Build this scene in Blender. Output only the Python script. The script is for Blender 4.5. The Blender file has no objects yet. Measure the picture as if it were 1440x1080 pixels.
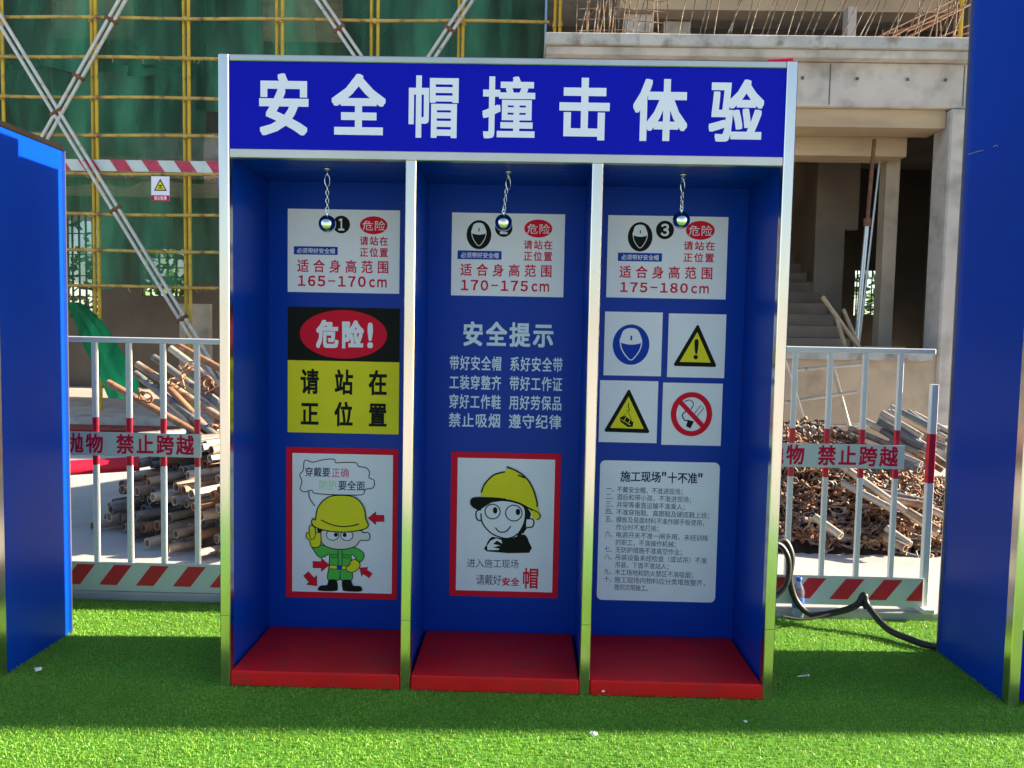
import bpy, math, random
import numpy as np
from mathutils import Vector, Matrix
random.seed(7)
SC = bpy.context.scene
COL = SC.collection
R_ = math.radians

# ---------------------------------------------------------------- camera
CAM = Vector((1.2508, -3.1776, 1.4879))
YAW, PITCH, ROLL, FPX = -0.0169, 0.0620, 0.0195, 1100.36
_F = Vector((math.sin(YAW)*math.cos(PITCH), math.cos(YAW)*math.cos(PITCH), -math.sin(PITCH)))
_R = Vector((math.cos(YAW), -math.sin(YAW), 0))
_U = _R.cross(_F)
_R2 = _R*math.cos(ROLL) + _U*math.sin(ROLL)
_U2 = _U*math.cos(ROLL) - _R*math.sin(ROLL)
cd = bpy.data.cameras.new('camera')
cam = bpy.data.objects.new('camera', cd); COL.objects.link(cam)
M = Matrix((_R2, _U2, -_F)).transposed().to_4x4(); M.translation = CAM
cam.matrix_world = M
cd.sensor_width = 36; cd.lens = 36*FPX/1440
cd.clip_start = 0.05; cd.clip_end = 2000
SC.camera = cam

# ---------------------------------------------------------------- sky, sun, exposure
SUN_EL, SUN_AZ = R_(17), R_(2.6)          # low sun from the right, a little behind the booths
wd = bpy.data.worlds.new('World'); SC.world = wd; wd.use_nodes = True
nt = wd.node_tree
sky = nt.nodes.new('ShaderNodeTexSky'); sky.sky_type = 'NISHITA'; sky.sun_disc = False
sky.sun_elevation = SUN_EL; sky.sun_rotation = math.pi/2 - SUN_AZ
sky.air_density = 1.0; sky.dust_density = 1.0; sky.ozone_density = 2.0
bg = nt.nodes['Background']; bg.inputs['Strength'].default_value = 0.07
nt.links.new(sky.outputs[0], bg.inputs[0])
sd = bpy.data.lights.new('sun', 'SUN'); sd.energy = 5.0; sd.angle = R_(0.6); sd.color = (1.0, 0.87, 0.67)
sun = bpy.data.objects.new('sun', sd); COL.objects.link(sun)
S = Vector((math.cos(SUN_EL)*math.cos(SUN_AZ), math.cos(SUN_EL)*math.sin(SUN_AZ), math.sin(SUN_EL)))
sun.rotation_euler = S.to_track_quat('Z', 'Y').to_euler(); sun.location = (20, 3, 15)
SC.view_settings.view_transform = 'Standard'; SC.view_settings.look = 'None'
SC.view_settings.gamma = 1; SC.view_settings.exposure = 2.14

# ---------------------------------------------------------------- helpers
def lin(r, g, b):
    f = lambda c: (c/255/12.92 if c/255 <= .04045 else ((c/255+.055)/1.055)**2.4)
    return (f(r), f(g), f(b))
MATS = {}
def mat(name, col, rough=.6, metal=0.0, var=.12, scale=6.0, bump=0.0, bscale=40.0, col2=None, mix2=(.45, .65), spec=.5, aniso=None, stretch=None):
    m = bpy.data.materials.new(name); m.use_nodes = True
    t = m.node_tree; n = t.nodes; b = n['Principled BSDF']
    b.inputs['Roughness'].default_value = rough; b.inputs['Metallic'].default_value = metal
    b.inputs['Specular IOR Level'].default_value = spec
    tc = n.new('ShaderNodeTexCoord'); src = tc.outputs['Object']
    if stretch:
        mp = n.new('ShaderNodeMapping'); mp.inputs['Scale'].default_value = stretch
        t.links.new(src, mp.inputs[0]); src = mp.outputs[0]
    no = n.new('ShaderNodeTexNoise'); no.inputs['Scale'].default_value = scale; no.inputs['Detail'].default_value = 6
    t.links.new(src, no.inputs['Vector'])
    rp = n.new('ShaderNodeValToRGB')
    a = [max(0, c*(1-var)) for c in col]; c2 = [min(1, c*(1+var)) for c in col]
    rp.color_ramp.elements[0].color = (*a, 1); rp.color_ramp.elements[1].color = (*c2, 1)
    rp.color_ramp.elements[0].position = .3; rp.color_ramp.elements[1].position = .7
    t.links.new(no.outputs[0], rp.inputs[0]); out = rp.outputs[0]
    if col2 is not None:
        n2 = n.new('ShaderNodeTexNoise'); n2.inputs['Scale'].default_value = scale*2.3; n2.inputs['Detail'].default_value = 8
        t.links.new(src, n2.inputs['Vector'])
        mr = n.new('ShaderNodeMapRange'); mr.inputs[1].default_value = mix2[0]; mr.inputs[2].default_value = mix2[1]
        t.links.new(n2.outputs[0], mr.inputs[0])
        mx = n.new('ShaderNodeMix'); mx.data_type = 'RGBA'
        t.links.new(mr.outputs[0], mx.inputs['Factor']); t.links.new(out, mx.inputs[6]); mx.inputs[7].default_value = (*col2, 1)
        out = mx.outputs[2]
    t.links.new(out, b.inputs['Base Color'])
    if bump:
        n3 = n.new('ShaderNodeTexNoise'); n3.inputs['Scale'].default_value = bscale; n3.inputs['Detail'].default_value = 5
        t.links.new(src, n3.inputs['Vector'])
        bp = n.new('ShaderNodeBump'); bp.inputs['Strength'].default_value = bump; bp.inputs['Distance'].default_value = .01
        t.links.new(n3.outputs[0], bp.inputs['Height']); t.links.new(bp.outputs[0], b.inputs['Normal'])
    MATS[name] = m
    return m

mat('blue_panel', (.0003, .039, .37), .34, var=.05, scale=2, bump=.03, bscale=3, spec=.14)
mat('blue_vinyl', (.001, .004, .42), .5, var=.04, scale=3, spec=.12)
mat('steel', (.80, .72, .64), .2, 1.0, var=.04, scale=5, bump=.02, bscale=12, stretch=(6, 6, .6))
mat('steel_satin', (.62, .56, .49), .32, 1.0, var=.07, scale=5, bump=.03, bscale=18)
mat('chrome', (.72, .72, .70), .06, 1.0, var=.05, scale=20)
mat('zinc', (.55, .55, .53), .35, .9, var=.15, scale=40)
mat('white_vinyl', (.68, .70, .86), .5, var=.02, scale=4, spec=.15)
mat('sheet_white', (.82, .81, .93), .55, var=.03, scale=5, spec=.15)
mat('step_red', (.64, .010, .012), .5, var=.12, scale=4, spec=.25, bump=.08, bscale=18, col2=(.40, .03, .025), mix2=(.55, .78))
mat('ink_red', (.72, .012, .04), .6, var=.04, spec=.08)
mat('ink_crimson', (.62, .01, .06), .6, var=.04, spec=.08)
mat('ink_black', (.012, .014, .012), .6, var=.1, spec=.08)
mat('ink_navy', (.03, .03, .14), .6, var=.1, spec=.08)
mat('ink_blue', (.01, .05, .42), .6, var=.05, spec=.08)
mat('ink_yellow', (.80, .70, .03), .6, var=.05, spec=.08)
mat('ink_green', (.10, .50, .09), .6, var=.05, spec=.08)
mat('ink_pale_green', (.50, .72, .50), .6, var=.05, spec=.08)
mat('ink_pink', (.72, .16, .34), .6, var=.05, spec=.08)
mat('ink_skin', (.76, .70, .72), .6, var=.03, spec=.08)
mat('ink_pale_blue', (.66, .74, .90), .6, var=.03, spec=.08)
mat('fence_white', (.74, .75, .75), .38, var=.05, scale=8, col2=(.5, .46, .4), mix2=(.68, .85))
mat('board_grey', (.56, .62, .60), .45, var=.05, scale=5, col2=(.42, .44, .42), mix2=(.6, .85))
mat('stripe_red', (.60, .008, .035), .45, var=.08, scale=8)
mat('concrete', (.52, .46, .41), .85, var=.13, scale=1.6, bump=.35, bscale=14, col2=(.31, .275, .245), mix2=(.47, .72))
mat('concrete_warm', (.50, .385, .265), .85, var=.16, scale=1.3, bump=.3, bscale=12, col2=(.33, .25, .18), mix2=(.5, .75))
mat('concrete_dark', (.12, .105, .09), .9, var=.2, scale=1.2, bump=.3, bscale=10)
mat('slab_edge', (.44, .42, .39), .85, var=.2, scale=2.0, bump=.5, bscale=18, col2=(.24, .20, .17), mix2=(.5, .68))
mat('paving', (.50, .49, .46), .8, var=.10, scale=1.1, bump=.2, bscale=30, col2=(.36, .345, .32), mix2=(.55, .8))
mat('plinth', (.42, .42, .42), .8, var=.12, scale=4, bump=.3, bscale=30)
mat('yellow_tube', (.60, .38, .02), .5, var=.15, scale=5, col2=(.30, .13, .035), mix2=(.60, .78))
mat('ledger_tube', (.52, .34, .07), .55, var=.25, scale=3, col2=(.22, .10, .05), mix2=(.52, .7))
mat('brace_tube', (.58, .55, .52), .5, .2, var=.15, scale=5, col2=(.28, .22, .18), mix2=(.6, .75))
mat('rust', (.16, .07, .035), .85, var=.4, scale=12, bump=.4, bscale=60)
mat('rusty_tube', (.36, .27, .20), .6, .15, var=.3, scale=5, col2=(.17, .085, .045), mix2=(.45, .7), bump=.15, bscale=40)
mat('orange_tube', (.34, .17, .09), .65, .1, var=.25, scale=5, col2=(.15, .07, .04), mix2=(.5, .7), bump=.15, bscale=40)
mat('pale_tube', (.52, .45, .36), .5, .25, var=.18, scale=5, col2=(.26, .17, .11), mix2=(.55, .75), bump=.12, bscale=40)
mat('grey_tube', (.24, .24, .23), .6, .3, var=.25, scale=5, col2=(.12, .09, .07), mix2=(.5, .7), bump=.12, bscale=40)
mat('coupler_rust', (.34, .21, .13), .75, .2, var=.5, scale=9, col2=(.08, .045, .03), mix2=(.45, .65), bump=.3, bscale=80)
mat('heap_gap_shade', (.03, .02, .015), .9, var=.5, scale=14, bump=.8, bscale=30)  # near-black mound colour stands in for shade in the gaps between couplers
mat('rebar', (.20, .12, .07), .8, .1, var=.5, scale=9, col2=(.50, .44, .36), mix2=(.52, .7))
mat('timber', (.40, .30, .19), .75, var=.2, scale=3, bump=.2, bscale=20, stretch=(1, 1, 8))
mat('rubber', (.012, .012, .012), .45, var=.3, scale=20)
mat('cap_brown', (.010, .008, .007), .95, var=.2, scale=8, spec=.03)
mat('hall_plaster', (.42, .32, .22), .85, var=.2, scale=1.2, bump=.3, bscale=12)
mat('stair_concrete', (.30, .21, .14), .85, var=.2, scale=3, bump=.3, bscale=12)
mat('dark_metal', (.05, .05, .05), .6, .3, var=.2)
mat('paper', (.75, .73, .70), .8, var=.06, scale=20)
mat('soffit_tan', (.46, .33, .20), .8, var=.15, scale=1.5, bump=.15, bscale=14, stretch=(.4, 1, 2), col2=(.36, .25, .16), mix2=(.5, .8))  # tan base colour carries the warm bounce light off the ground
mat('leaf', (.06, .16, .03), .6, var=.5, scale=3)
mat('red_beam', (.22, .02, .02), .6, var=.2)

mat('band_red', (.46, .035, .08), .6, var=.2, scale=6, col2=(.5, .3, .3), mix2=(.6, .8))
def special_mats():
    # artificial turf sheet under the blades
    m = mat('turf_base', (.10, .33, .022), .9, var=.35, scale=60, bump=.8, bscale=300)
    # turf blades
    m = bpy.data.materials.new('turf_blade'); m.use_nodes = True; MATS['turf_blade'] = m
    t = m.node_tree; n = t.nodes; b = n['Principled BSDF']
    tc = n.new('ShaderNodeTexCoord')
    no = n.new('ShaderNodeTexNoise'); no.inputs['Scale'].default_value = 160; no.inputs['Detail'].default_value = 2
    t.links.new(tc.outputs['Object'], no.inputs['Vector'])
    rp = n.new('ShaderNodeValToRGB'); e = rp.color_ramp.elements
    e[0].position = .32; e[0].color = (.025, .20, .02, 1); e[1].position = .68; e[1].color = (.46, .68, .07, 1)
    t.links.new(no.outputs[0], rp.inputs[0])
    big = n.new('ShaderNodeTexNoise'); big.inputs['Scale'].default_value = 2.2; big.inputs['Detail'].default_value = 4
    t.links.new(tc.outputs['Object'], big.inputs['Vector'])
    mr = n.new('ShaderNodeMapRange'); mr.inputs[1].default_value = .35; mr.inputs[2].default_value = .65; mr.inputs[3].default_value = .86; mr.inputs[4].default_value = 1.12
    t.links.new(big.outputs[0], mr.inputs[0])
    mx = n.new('ShaderNodeVectorMath'); mx.operation = 'SCALE'
    t.links.new(rp.outputs[0], mx.inputs[0]); t.links.new(mr.outputs[0], mx.inputs['Scale'])
    t.links.new(mx.outputs[0], b.inputs['Base Color'])
    b.inputs['Roughness'].default_value = .45; b.inputs['Specular IOR Level'].default_value = .45
    tr = n.new('ShaderNodeBsdfTranslucent'); t.links.new(mx.outputs[0], tr.inputs[0])
    ms = n.new('ShaderNodeMixShader'); ms.inputs[0].default_value = .35
    t.links.new(b.outputs[0], ms.inputs[1]); t.links.new(tr.outputs[0], ms.inputs[2])
    t.links.new(ms.outputs[0], n['Material Output'].inputs[0])
    # green debris netting, see-through
    for nm, c, lo, hi in (('green_net', (.035, .15, .09), .55, .85), ('green_net_bundle', (.02, .34, .13), .88, 1.0)):
        m = bpy.data.materials.new(nm); m.use_nodes = True; MATS[nm] = m
        t = m.node_tree; n = t.nodes; b = n['Principled BSDF']
        b.inputs['Base Color'].default_value = (*c, 1); b.inputs['Roughness'].default_value = .7
        b.inputs['Specular IOR Level'].default_value = .2
        tc = n.new('ShaderNodeTexCoord')
        mp = n.new('ShaderNodeMapping'); mp.inputs['Scale'].default_value = (1.6, 1, .5); t.links.new(tc.outputs['Object'], mp.inputs[0])
        no = n.new('ShaderNodeTexNoise'); no.inputs['Scale'].default_value = 1.3; no.inputs['Detail'].default_value = 7
        t.links.new(mp.outputs[0], no.inputs['Vector'])
        mr = n.new('ShaderNodeMapRange'); mr.inputs[1].default_value = .35; mr.inputs[2].default_value = .65; mr.inputs[3].default_value = lo; mr.inputs[4].default_value = hi
        t.links.new(no.outputs[0], mr.inputs[0])
        tl = n.new('ShaderNodeBsdfTranslucent')
        mp2 = n.new('ShaderNodeMapping'); mp2.inputs['Scale'].default_value = (2.2, 1, .35); t.links.new(tc.outputs['Object'], mp2.inputs[0])
        n2 = n.new('ShaderNodeTexNoise'); n2.inputs['Scale'].default_value = .9; n2.inputs['Detail'].default_value = 8; t.links.new(mp2.outputs[0], n2.inputs['Vector'])
        rp = n.new('ShaderNodeValToRGB'); e = rp.color_ramp.elements; e[0].position = .38; e[1].position = .68
        e[0].color = (*[q*.6 for q in c], 1); e[1].color = (*[q*2.8 for q in c], 1)
        t.links.new(n2.outputs[0], rp.inputs[0]); t.links.new(rp.outputs[0], b.inputs['Base Color']); t.links.new(rp.outputs[0], tl.inputs[0])
        m1 = n.new('ShaderNodeMixShader'); m1.inputs[0].default_value = .4
        t.links.new(b.outputs[0], m1.inputs[1]); t.links.new(tl.outputs[0], m1.inputs[2])
        tp = n.new('ShaderNodeBsdfTransparent')
        m2 = n.new('ShaderNodeMixShader'); t.links.new(mr.outputs[0], m2.inputs[0])
        t.links.new(tp.outputs[0], m2.inputs[1]); t.links.new(m1.outputs[0], m2.inputs[2])
        t.links.new(m2.outputs[0], n['Material Output'].inputs[0])
    # clear plastic bottle
    m = bpy.data.materials.new('bottle_plastic'); m.use_nodes = True; MATS['bottle_plastic'] = m
    b = m.node_tree.nodes['Principled BSDF']; b.inputs['Base Color'].default_value = (.55, .68, .85, 1)
    b.inputs['Roughness'].default_value = .12; b.inputs['Transmission Weight'].default_value = .85; b.inputs['IOR'].default_value = 1.25
    mat('bottle_blue', (.05, .12, .55), .4)
special_mats()

def at(u, v, ax, val):                       # photo pixel -> the point where its ray meets a real plane (x, y or z = val)
    u -= 720; v -= 540
    d = _F*FPX + _R2*u - _U2*v
    return CAM + d*((val-CAM[ax])/d[ax])

class MB:
    """collects shapes (world coordinates), then links them as ONE mesh object"""
    def __init__(s): s.v = []; s.f = []; s.mi = []; s.mats = []; s.cur = 0; s.sm = []; s.smooth = False
    def m(s, name):
        if name not in s.mats: s.mats.append(name)
        s.cur = s.mats.index(name); return s
    def add(s, vs, fs):
        o = len(s.v); s.v += [tuple(p) for p in vs]
        for f in fs: s.f.append([i+o for i in f]); s.mi.append(s.cur); s.sm.append(s.smooth)
    def box(s, x0, x1, y0, y1, z0, z1):
        s.add([(x0,y0,z0),(x1,y0,z0),(x1,y1,z0),(x0,y1,z0),(x0,y0,z1),(x1,y0,z1),(x1,y1,z1),(x0,y1,z1)],
              [(0,3,2,1),(4,5,6,7),(0,1,5,4),(1,2,6,5),(2,3,7,6),(3,0,4,7)]); return s
    def bbox(s, x0, x1, y0, y1, z0, z1, b=.004):           # box with chamfered edges
        X=(x0,x1);Y=(y0,y1);Z=(z0,z1); vs=[];idx={}
        for i in (0,1):
            for j in (0,1):
                for k in (0,1):
                    sx,sy,sz=(1-2*i)*b,(1-2*j)*b,(1-2*k)*b
                    for a,p in enumerate(((X[i],Y[j]+sy,Z[k]+sz),(X[i]+sx,Y[j],Z[k]+sz),(X[i]+sx,Y[j]+sy,Z[k]))):
                        idx[i,j,k,a]=len(vs); vs.append(p)
        fs=[]
        q=lambda l:[idx[t] for t in l]
        for i in (0,1): fs.append(q([(i,0,0,0),(i,1,0,0),(i,1,1,0),(i,0,1,0)]))
        for j in (0,1): fs.append(q([(0,j,0,1),(1,j,0,1),(1,j,1,1),(0,j,1,1)]))
        for k in (0,1): fs.append(q([(0,0,k,2),(1,0,k,2),(1,1,k,2),(0,1,k,2)]))
        for j in (0,1):
            for k in (0,1): fs.append(q([(0,j,k,1),(1,j,k,1),(1,j,k,2),(0,j,k,2)]))
        for i in (0,1):
            for k in (0,1): fs.append(q([(i,0,k,0),(i,1,k,0),(i,1,k,2),(i,0,k,2)]))
        for i in (0,1):
            for j in (0,1): fs.append(q([(i,j,0,0),(i,j,1,0),(i,j,1,1),(i,j,0,1)]))
        for i in (0,1):
            for j in (0,1):
                for k in (0,1): fs.append(q([(i,j,k,0),(i,j,k,1),(i,j,k,2)]))
        s.add(vs,fs); return s
    def tube(s, pts, r, n=10, hollow=0.0, caps=True, closed=False):
        pts = [Vector(p) for p in pts]; N = len(pts)
        rr = r if isinstance(r, (list, tuple)) else [r]*N
        d0 = (pts[1]-pts[0]).normalized(); up = Vector((0,0,1)) if abs(d0.z) < .9 else Vector((1,0,0))
        a = d0.cross(up).normalized(); rings = []; base = len(s.v); vs = []
        for i, p in enumerate(pts):
            if closed: d = (pts[(i+1)%N]-pts[i-1]).normalized()
            else: d = (pts[min(i+1,N-1)]-pts[max(i-1,0)]).normalized()
            a = (a - d*a.dot(d)); a = a.normalized() if a.length > 1e-6 else d.orthogonal().normalized(); b = d.cross(a)
            rings.append([p + (a*math.cos(2*math.pi*k/n) + b*math.sin(2*math.pi*k/n))*rr[i] for k in range(n)])
        for rg in rings: vs += rg
        fs = []
        for i in range(N if closed else N-1):
            j = (i+1) % N
            for k in range(n): fs.append((i*n+k, i*n+(k+1)%n, j*n+(k+1)%n, j*n+k))
        sm = s.smooth; s.smooth = True; s.add(vs, fs); s.smooth = False
        if not closed and caps:
            for i, e, sg in ((0, 0, 1), (N-1, 1, -1)):
                if hollow:
                    d = (pts[1]-pts[0]).normalized() if i == 0 else (pts[-1]-pts[-2]).normalized()
                    c = pts[i]; rin = [c+(q-c)*hollow for q in rings[i]]; dep = [q + d*sg*r*5 for q in rin] if not isinstance(r,(list,tuple)) else rin
                    vv = rings[i]+rin+dep
                    s.add(vv, [(k,(k+1)%n,n+(k+1)%n,n+k) for k in range(n)] + [(n+k,n+(k+1)%n,2*n+(k+1)%n,2*n+k) for k in range(n)] + [tuple(range(2*n,3*n))])
                else: s.add(rings[i], [tuple(range(n))])
        s.smooth = sm; return s
    def sphere(s, c, r, nu=32, nv=18, zs=1.0):
        vs = []; fs = []; c = Vector(c)
        for j in range(nv+1):
            th = math.pi*j/nv
            for i in range(nu):
                ph = 2*math.pi*i/nu; vs.append(c+Vector((math.sin(th)*math.cos(ph), math.sin(th)*math.sin(ph), math.cos(th)*zs))*r)
        for j in range(nv):
            for i in range(nu): fs.append((j*nu+i, j*nu+(i+1)%nu, (j+1)*nu+(i+1)%nu, (j+1)*nu+i))
        sm = s.smooth; s.smooth = True; s.add(vs, fs); s.smooth = sm; return s
    def lathe(s, c, prof, n=20):
        c = Vector(c); vs = []; fs = []
        for r, z in prof:
            for i in range(n): vs.append(c+Vector((r*math.cos(2*math.pi*i/n), r*math.sin(2*math.pi*i/n), z)))
        for j in range(len(prof)-1):
            for i in range(n): fs.append((j*n+i, j*n+(i+1)%n, (j+1)*n+(i+1)%n, (j+1)*n+i))
        sm = s.smooth; s.smooth = True; s.add(vs, fs); s.smooth = sm
        s.add(vs[:n], [tuple(range(n))]); s.add(vs[-n:], [tuple(range(n))]); return s
    def build(s, name, parent=None, origin=None):
        if origin is None:
            if parent is not None: origin = root_loc(parent)
            else:
                xs = [p[0] for p in s.v]; ys = [p[1] for p in s.v]; zs = [p[2] for p in s.v]
                origin = Vector(((min(xs)+max(xs))/2, (min(ys)+max(ys))/2, min(zs)))
        origin = Vector(origin)
        me = bpy.data.meshes.new(name)
        me.from_pydata([(p[0]-origin.x, p[1]-origin.y, p[2]-origin.z) for p in s.v], [], s.f)
        for k in s.mats: me.materials.append(MATS[k])
        me.polygons.foreach_set('material_index', s.mi); me.polygons.foreach_set('use_smooth', s.sm)
        me.update()
        o = bpy.data.objects.new(name, me); COL.objects.link(o)
        if parent is not None: o.parent = parent
        else: o.location = origin
        return o
def root_loc(o):
    while o.parent: o = o.parent
    return Vector(o.location)
def tag(o, label=None, cat=None, group=None, kind=None):
    if label: o['label'] = label
    if cat: o['category'] = cat
    if group: o['group'] = group
    if kind: o['kind'] = kind
    return o
def thing(name, loc, label, cat, group=None):
    o = bpy.data.objects.new(name, None); COL.objects.link(o); o.location = loc; o.empty_display_size = .1
    return tag(o, label, cat, group)
def dup(o, loc, label=None, group=None, parent=None):
    c = o.copy(); COL.objects.link(c)
    if parent is None: c.location = loc
    else: c.parent = parent
    if label: c['label'] = label
    if group: c['group'] = group
    for ch in list(o.children): dup(ch, None, None, None, c)
    return c

# ---- lettering: outlines of the built-in font turned into flat mesh glyphs
_fc = bpy.data.curves.new('glyph', 'FONT'); _fc.resolution_u = 2
_fo = bpy.data.objects.new('glyph', _fc); COL.objects.link(_fo)
GL = {}
def glyph(ch, bold):
    k = (ch, bold)
    if k not in GL:
        _fc.body = ch
        bpy.context.view_layer.update()
        me = bpy.data.meshes.new_from_object(_fo.evaluated_get(bpy.context.evaluated_depsgraph_get()))
        GL[k] = ([(v.co.x, v.co.y) for v in me.vertices], [tuple(p.vertices) for p in me.polygons])
        bpy.data.meshes.remove(me)
    return GL[k]

class Plane:
    """drawing surface on a wall facing -y: maps drawing units (a crop of the photo) to x and z; layers stand 0.8 mm apart"""
    def __init__(s, rect, crop, y):
        s.x0, s.x1, s.zt, s.zb = rect; s.a0, s.b0, s.a1, s.b1 = crop; s.y = y
    def p(s, a, b, l): return (s.x0+(a-s.a0)/(s.a1-s.a0)*(s.x1-s.x0), s.y-.0008*l, s.zt+(b-s.b0)/(s.b1-s.b0)*(s.zb-s.zt))
    def poly(s, mb, m, pts, l, smooth=0):
        if smooth: pts = spline(pts, smooth, True)
        mb.m(m); mb.add([s.p(a, b, l) for a, b in pts], [tuple(range(len(pts)))])
    def rect(s, mb, m, a0, b0, a1, b1, l): s.poly(mb, m, [(a0,b0),(a1,b0),(a1,b1),(a0,b1)], l)
    def ell(s, mb, m, a, b, ra, rb, l, n=40): s.poly(mb, m, [(a+ra*math.cos(2*math.pi*i/n), b+rb*math.sin(2*math.pi*i/n)) for i in range(n)], l)
    def stroke(s, mb, m, pts, w, l, closed=False, smooth=0):
        if smooth: pts = spline(pts, smooth, closed)
        pts = [Vector(p) for p in pts]; N = len(pts); L = []; Rr = []
        for i in range(N):
            if closed: d = pts[(i+1)%N]-pts[i-1]
            else: d = pts[min(i+1,N-1)]-pts[max(i-1,0)]
            if d.length < 1e-6: d = Vector((1,0))
            d.normalize(); nrm = Vector((-d.y, d.x))*w/2; L.append(pts[i]+nrm); Rr.append(pts[i]-nrm)
        mb.m(m)
        for i in range(N if closed else N-1):
            j = (i+1)%N; mb.add([s.p(*q, l) for q in (L[i], L[j], Rr[j], Rr[i])], [(0,1,2,3)])
    def ring(s, mb, m, a, b, ra, rb, w, l, n=40): s.stroke(mb, m, [(a+ra*math.cos(2*math.pi*i/n), b+rb*math.sin(2*math.pi*i/n)) for i in range(n)], w, l, True)
    def ch(s, mb, m, c, a0, b0, a1, b1, l, bold=.02):            # em box of one CJK glyph -> rectangle
        if c in '帽撞' and bold > .027: bold = .021
        vs, fs = glyph(c, 0); mb.m(m); g = 1-2*bold            # bold: shifted copies, each a hair in front of the last
        for k, (dx, dy) in enumerate(shifts(bold)):
            mb.add([s.p(a0+((.5+(x-.5)*g+dx)-.05)/.9*(a1-a0), b1-((.385+(y-.385)*g+dy)+.09)/.95*(b1-b0), l+k*.012) for x, y in vs], fs)
    def row(s, mb, m, txt, a0, a1, b0, b1, l, bold=.02, wf=.92, slope=0.0):
        n = len(txt); w = (a1-a0)/(n-1+wf) if n > 1 else (a1-a0)
        for i, c in enumerate(txt):
            if c not in ' 　':
                dy = slope*i*w
                s.ch(mb, m, c, a0+i*w, b0+dy, a0+i*w+w*wf if n > 1 else a1, b1+dy, l, bold)
    def fit(s, mb, m, txt, a0, a1, b0, b1, l, bold=.01, slope=0.0, space=1.0):      # whole string fitted to its ink box
        _fc.space_character = space
        vs, fs = glyph(txt, space); _fc.space_character = 1.0; mb.m(m)
        xs = [v[0] for v in vs]; ys = [v[1] for v in vs]; X0, X1, Y0, Y1 = min(xs), max(xs), min(ys), max(ys)
        for k, (dx, dy) in enumerate(shifts(bold)):
            mb.add([s.p(a0+(x+dx-X0)/(X1-X0)*(a1-a0), b1-(y+dy-Y0)/(Y1-Y0)*(b1-b0)+slope*(x-X0)/(X1-X0)*(a1-a0), l+k*.012) for x, y in vs], fs)
def shifts(bold):
    if bold < .011: return [(0, 0)]
    b = bold*.85; n = 6 if bold > .027 else (2 if bold > .022 else 1)
    q = [(-b+2*b*k/n, -b) for k in range(n)]+[(b, -b+2*b*k/n) for k in range(n)]+[(b-2*b*k/n, b) for k in range(n)]+[(-b, b-2*b*k/n) for k in range(n)]
    return q
def spline(pts, k, closed):
    P = [Vector(p) for p in pts]; N = len(P); out = []
    for i in range(N if closed else N-1):
        p0 = P[i-1] if (closed or i > 0) else P[0]; p1 = P[i]; p2 = P[(i+1)%N]; p3 = P[(i+2)%N] if (closed or i+2 < N) else P[-1]
        for j in range(k):
            t = j/k; out.append(.5*((2*p1)+(p2-p0)*t+(2*p0-5*p1+4*p2-p3)*t*t+(3*p1-p0-3*p2+p3)*t**3))
    if not closed: out.append(P[-1])
    return [tuple(q) for q in out]

# ================================================================ SETTING: ground
def sheet(name, mt, x0, x1, y0, y1, z):
    mb = MB().m(mt); mb.add([(x0,y0,z),(x1,y0,z),(x1,y1,z),(x0,y1,z)], [(0,1,2,3)])
    return tag(mb.build(name), kind='structure')
sheet('pavement', 'paving', -300, 300, -300, 300, -.006)
sheet('lawn', 'turf_base', -14, 16, -3.3, .975, 0)
mb = MB().m('plinth'); mb.bbox(-14, 16, .98, 1.10, -.005, .045, .006); tag(mb.build('kerb'), kind='structure')

def turf():
    rng = np.random.default_rng(3)
    X0, X1, Y0, Y1 = -2.4, 4.9, -1.5, .978
    n = 480000
    x = rng.uniform(X0, X1, n); y = rng.uniform(Y0, Y1, n)
    keep = ~((x > .03) & (x < 2.27) & (y > .0) & (y < .54))
    x, y = x[keep], y[keep]; n = len(x)
    a = rng.uniform(0, 2*np.pi, n); w = rng.uniform(.0007, .0014, n); hh = rng.uniform(.006, .012, n)
    lx = rng.normal(0, .006, n)+.001; ly = rng.normal(0, .006, n)-.001
    wx, wy = np.cos(a)*w, np.sin(a)*w
    V = np.zeros((n, 5, 3), np.float32)
    V[:,0] = np.stack([x-wx, y-wy, np.zeros(n)], 1); V[:,1] = np.stack([x+wx, y+wy, np.zeros(n)], 1)
    V[:,2] = np.stack([x+wx*.8+lx*.45, y+wy*.8+ly*.45, hh*.62], 1); V[:,3] = np.stack([x-wx*.8+lx*.45, y-wy*.8+ly*.45, hh*.62], 1)
    V[:,4] = np.stack([x+lx, y+ly, hh], 1)
    base = (np.arange(n)*5)[:,None]
    loops = np.concatenate([base+np.array([0,1,2,3]), base+np.array([3,2,4])], 1).ravel().astype(np.int32)
    me = bpy.data.meshes.new('grass'); me.vertices.add(n*5); me.vertices.foreach_set('co', V.ravel())
    me.loops.add(n*7); me.loops.foreach_set('vertex_index', loops)
    me.polygons.add(n*2)
    ls = (np.arange(n)*7)[:,None]+np.array([0,4]); me.polygons.foreach_set('loop_start', ls.ravel().astype(np.int32))
    me.update(calc_edges=True); me.validate()
    me.materials.append(MATS['turf_blade'])
    o = bpy.data.objects.new('grass', me); COL.objects.link(o)
    tag(o, 'short bright green artificial turf in front of the booths', 'grass', kind='stuff')
turf()

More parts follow.
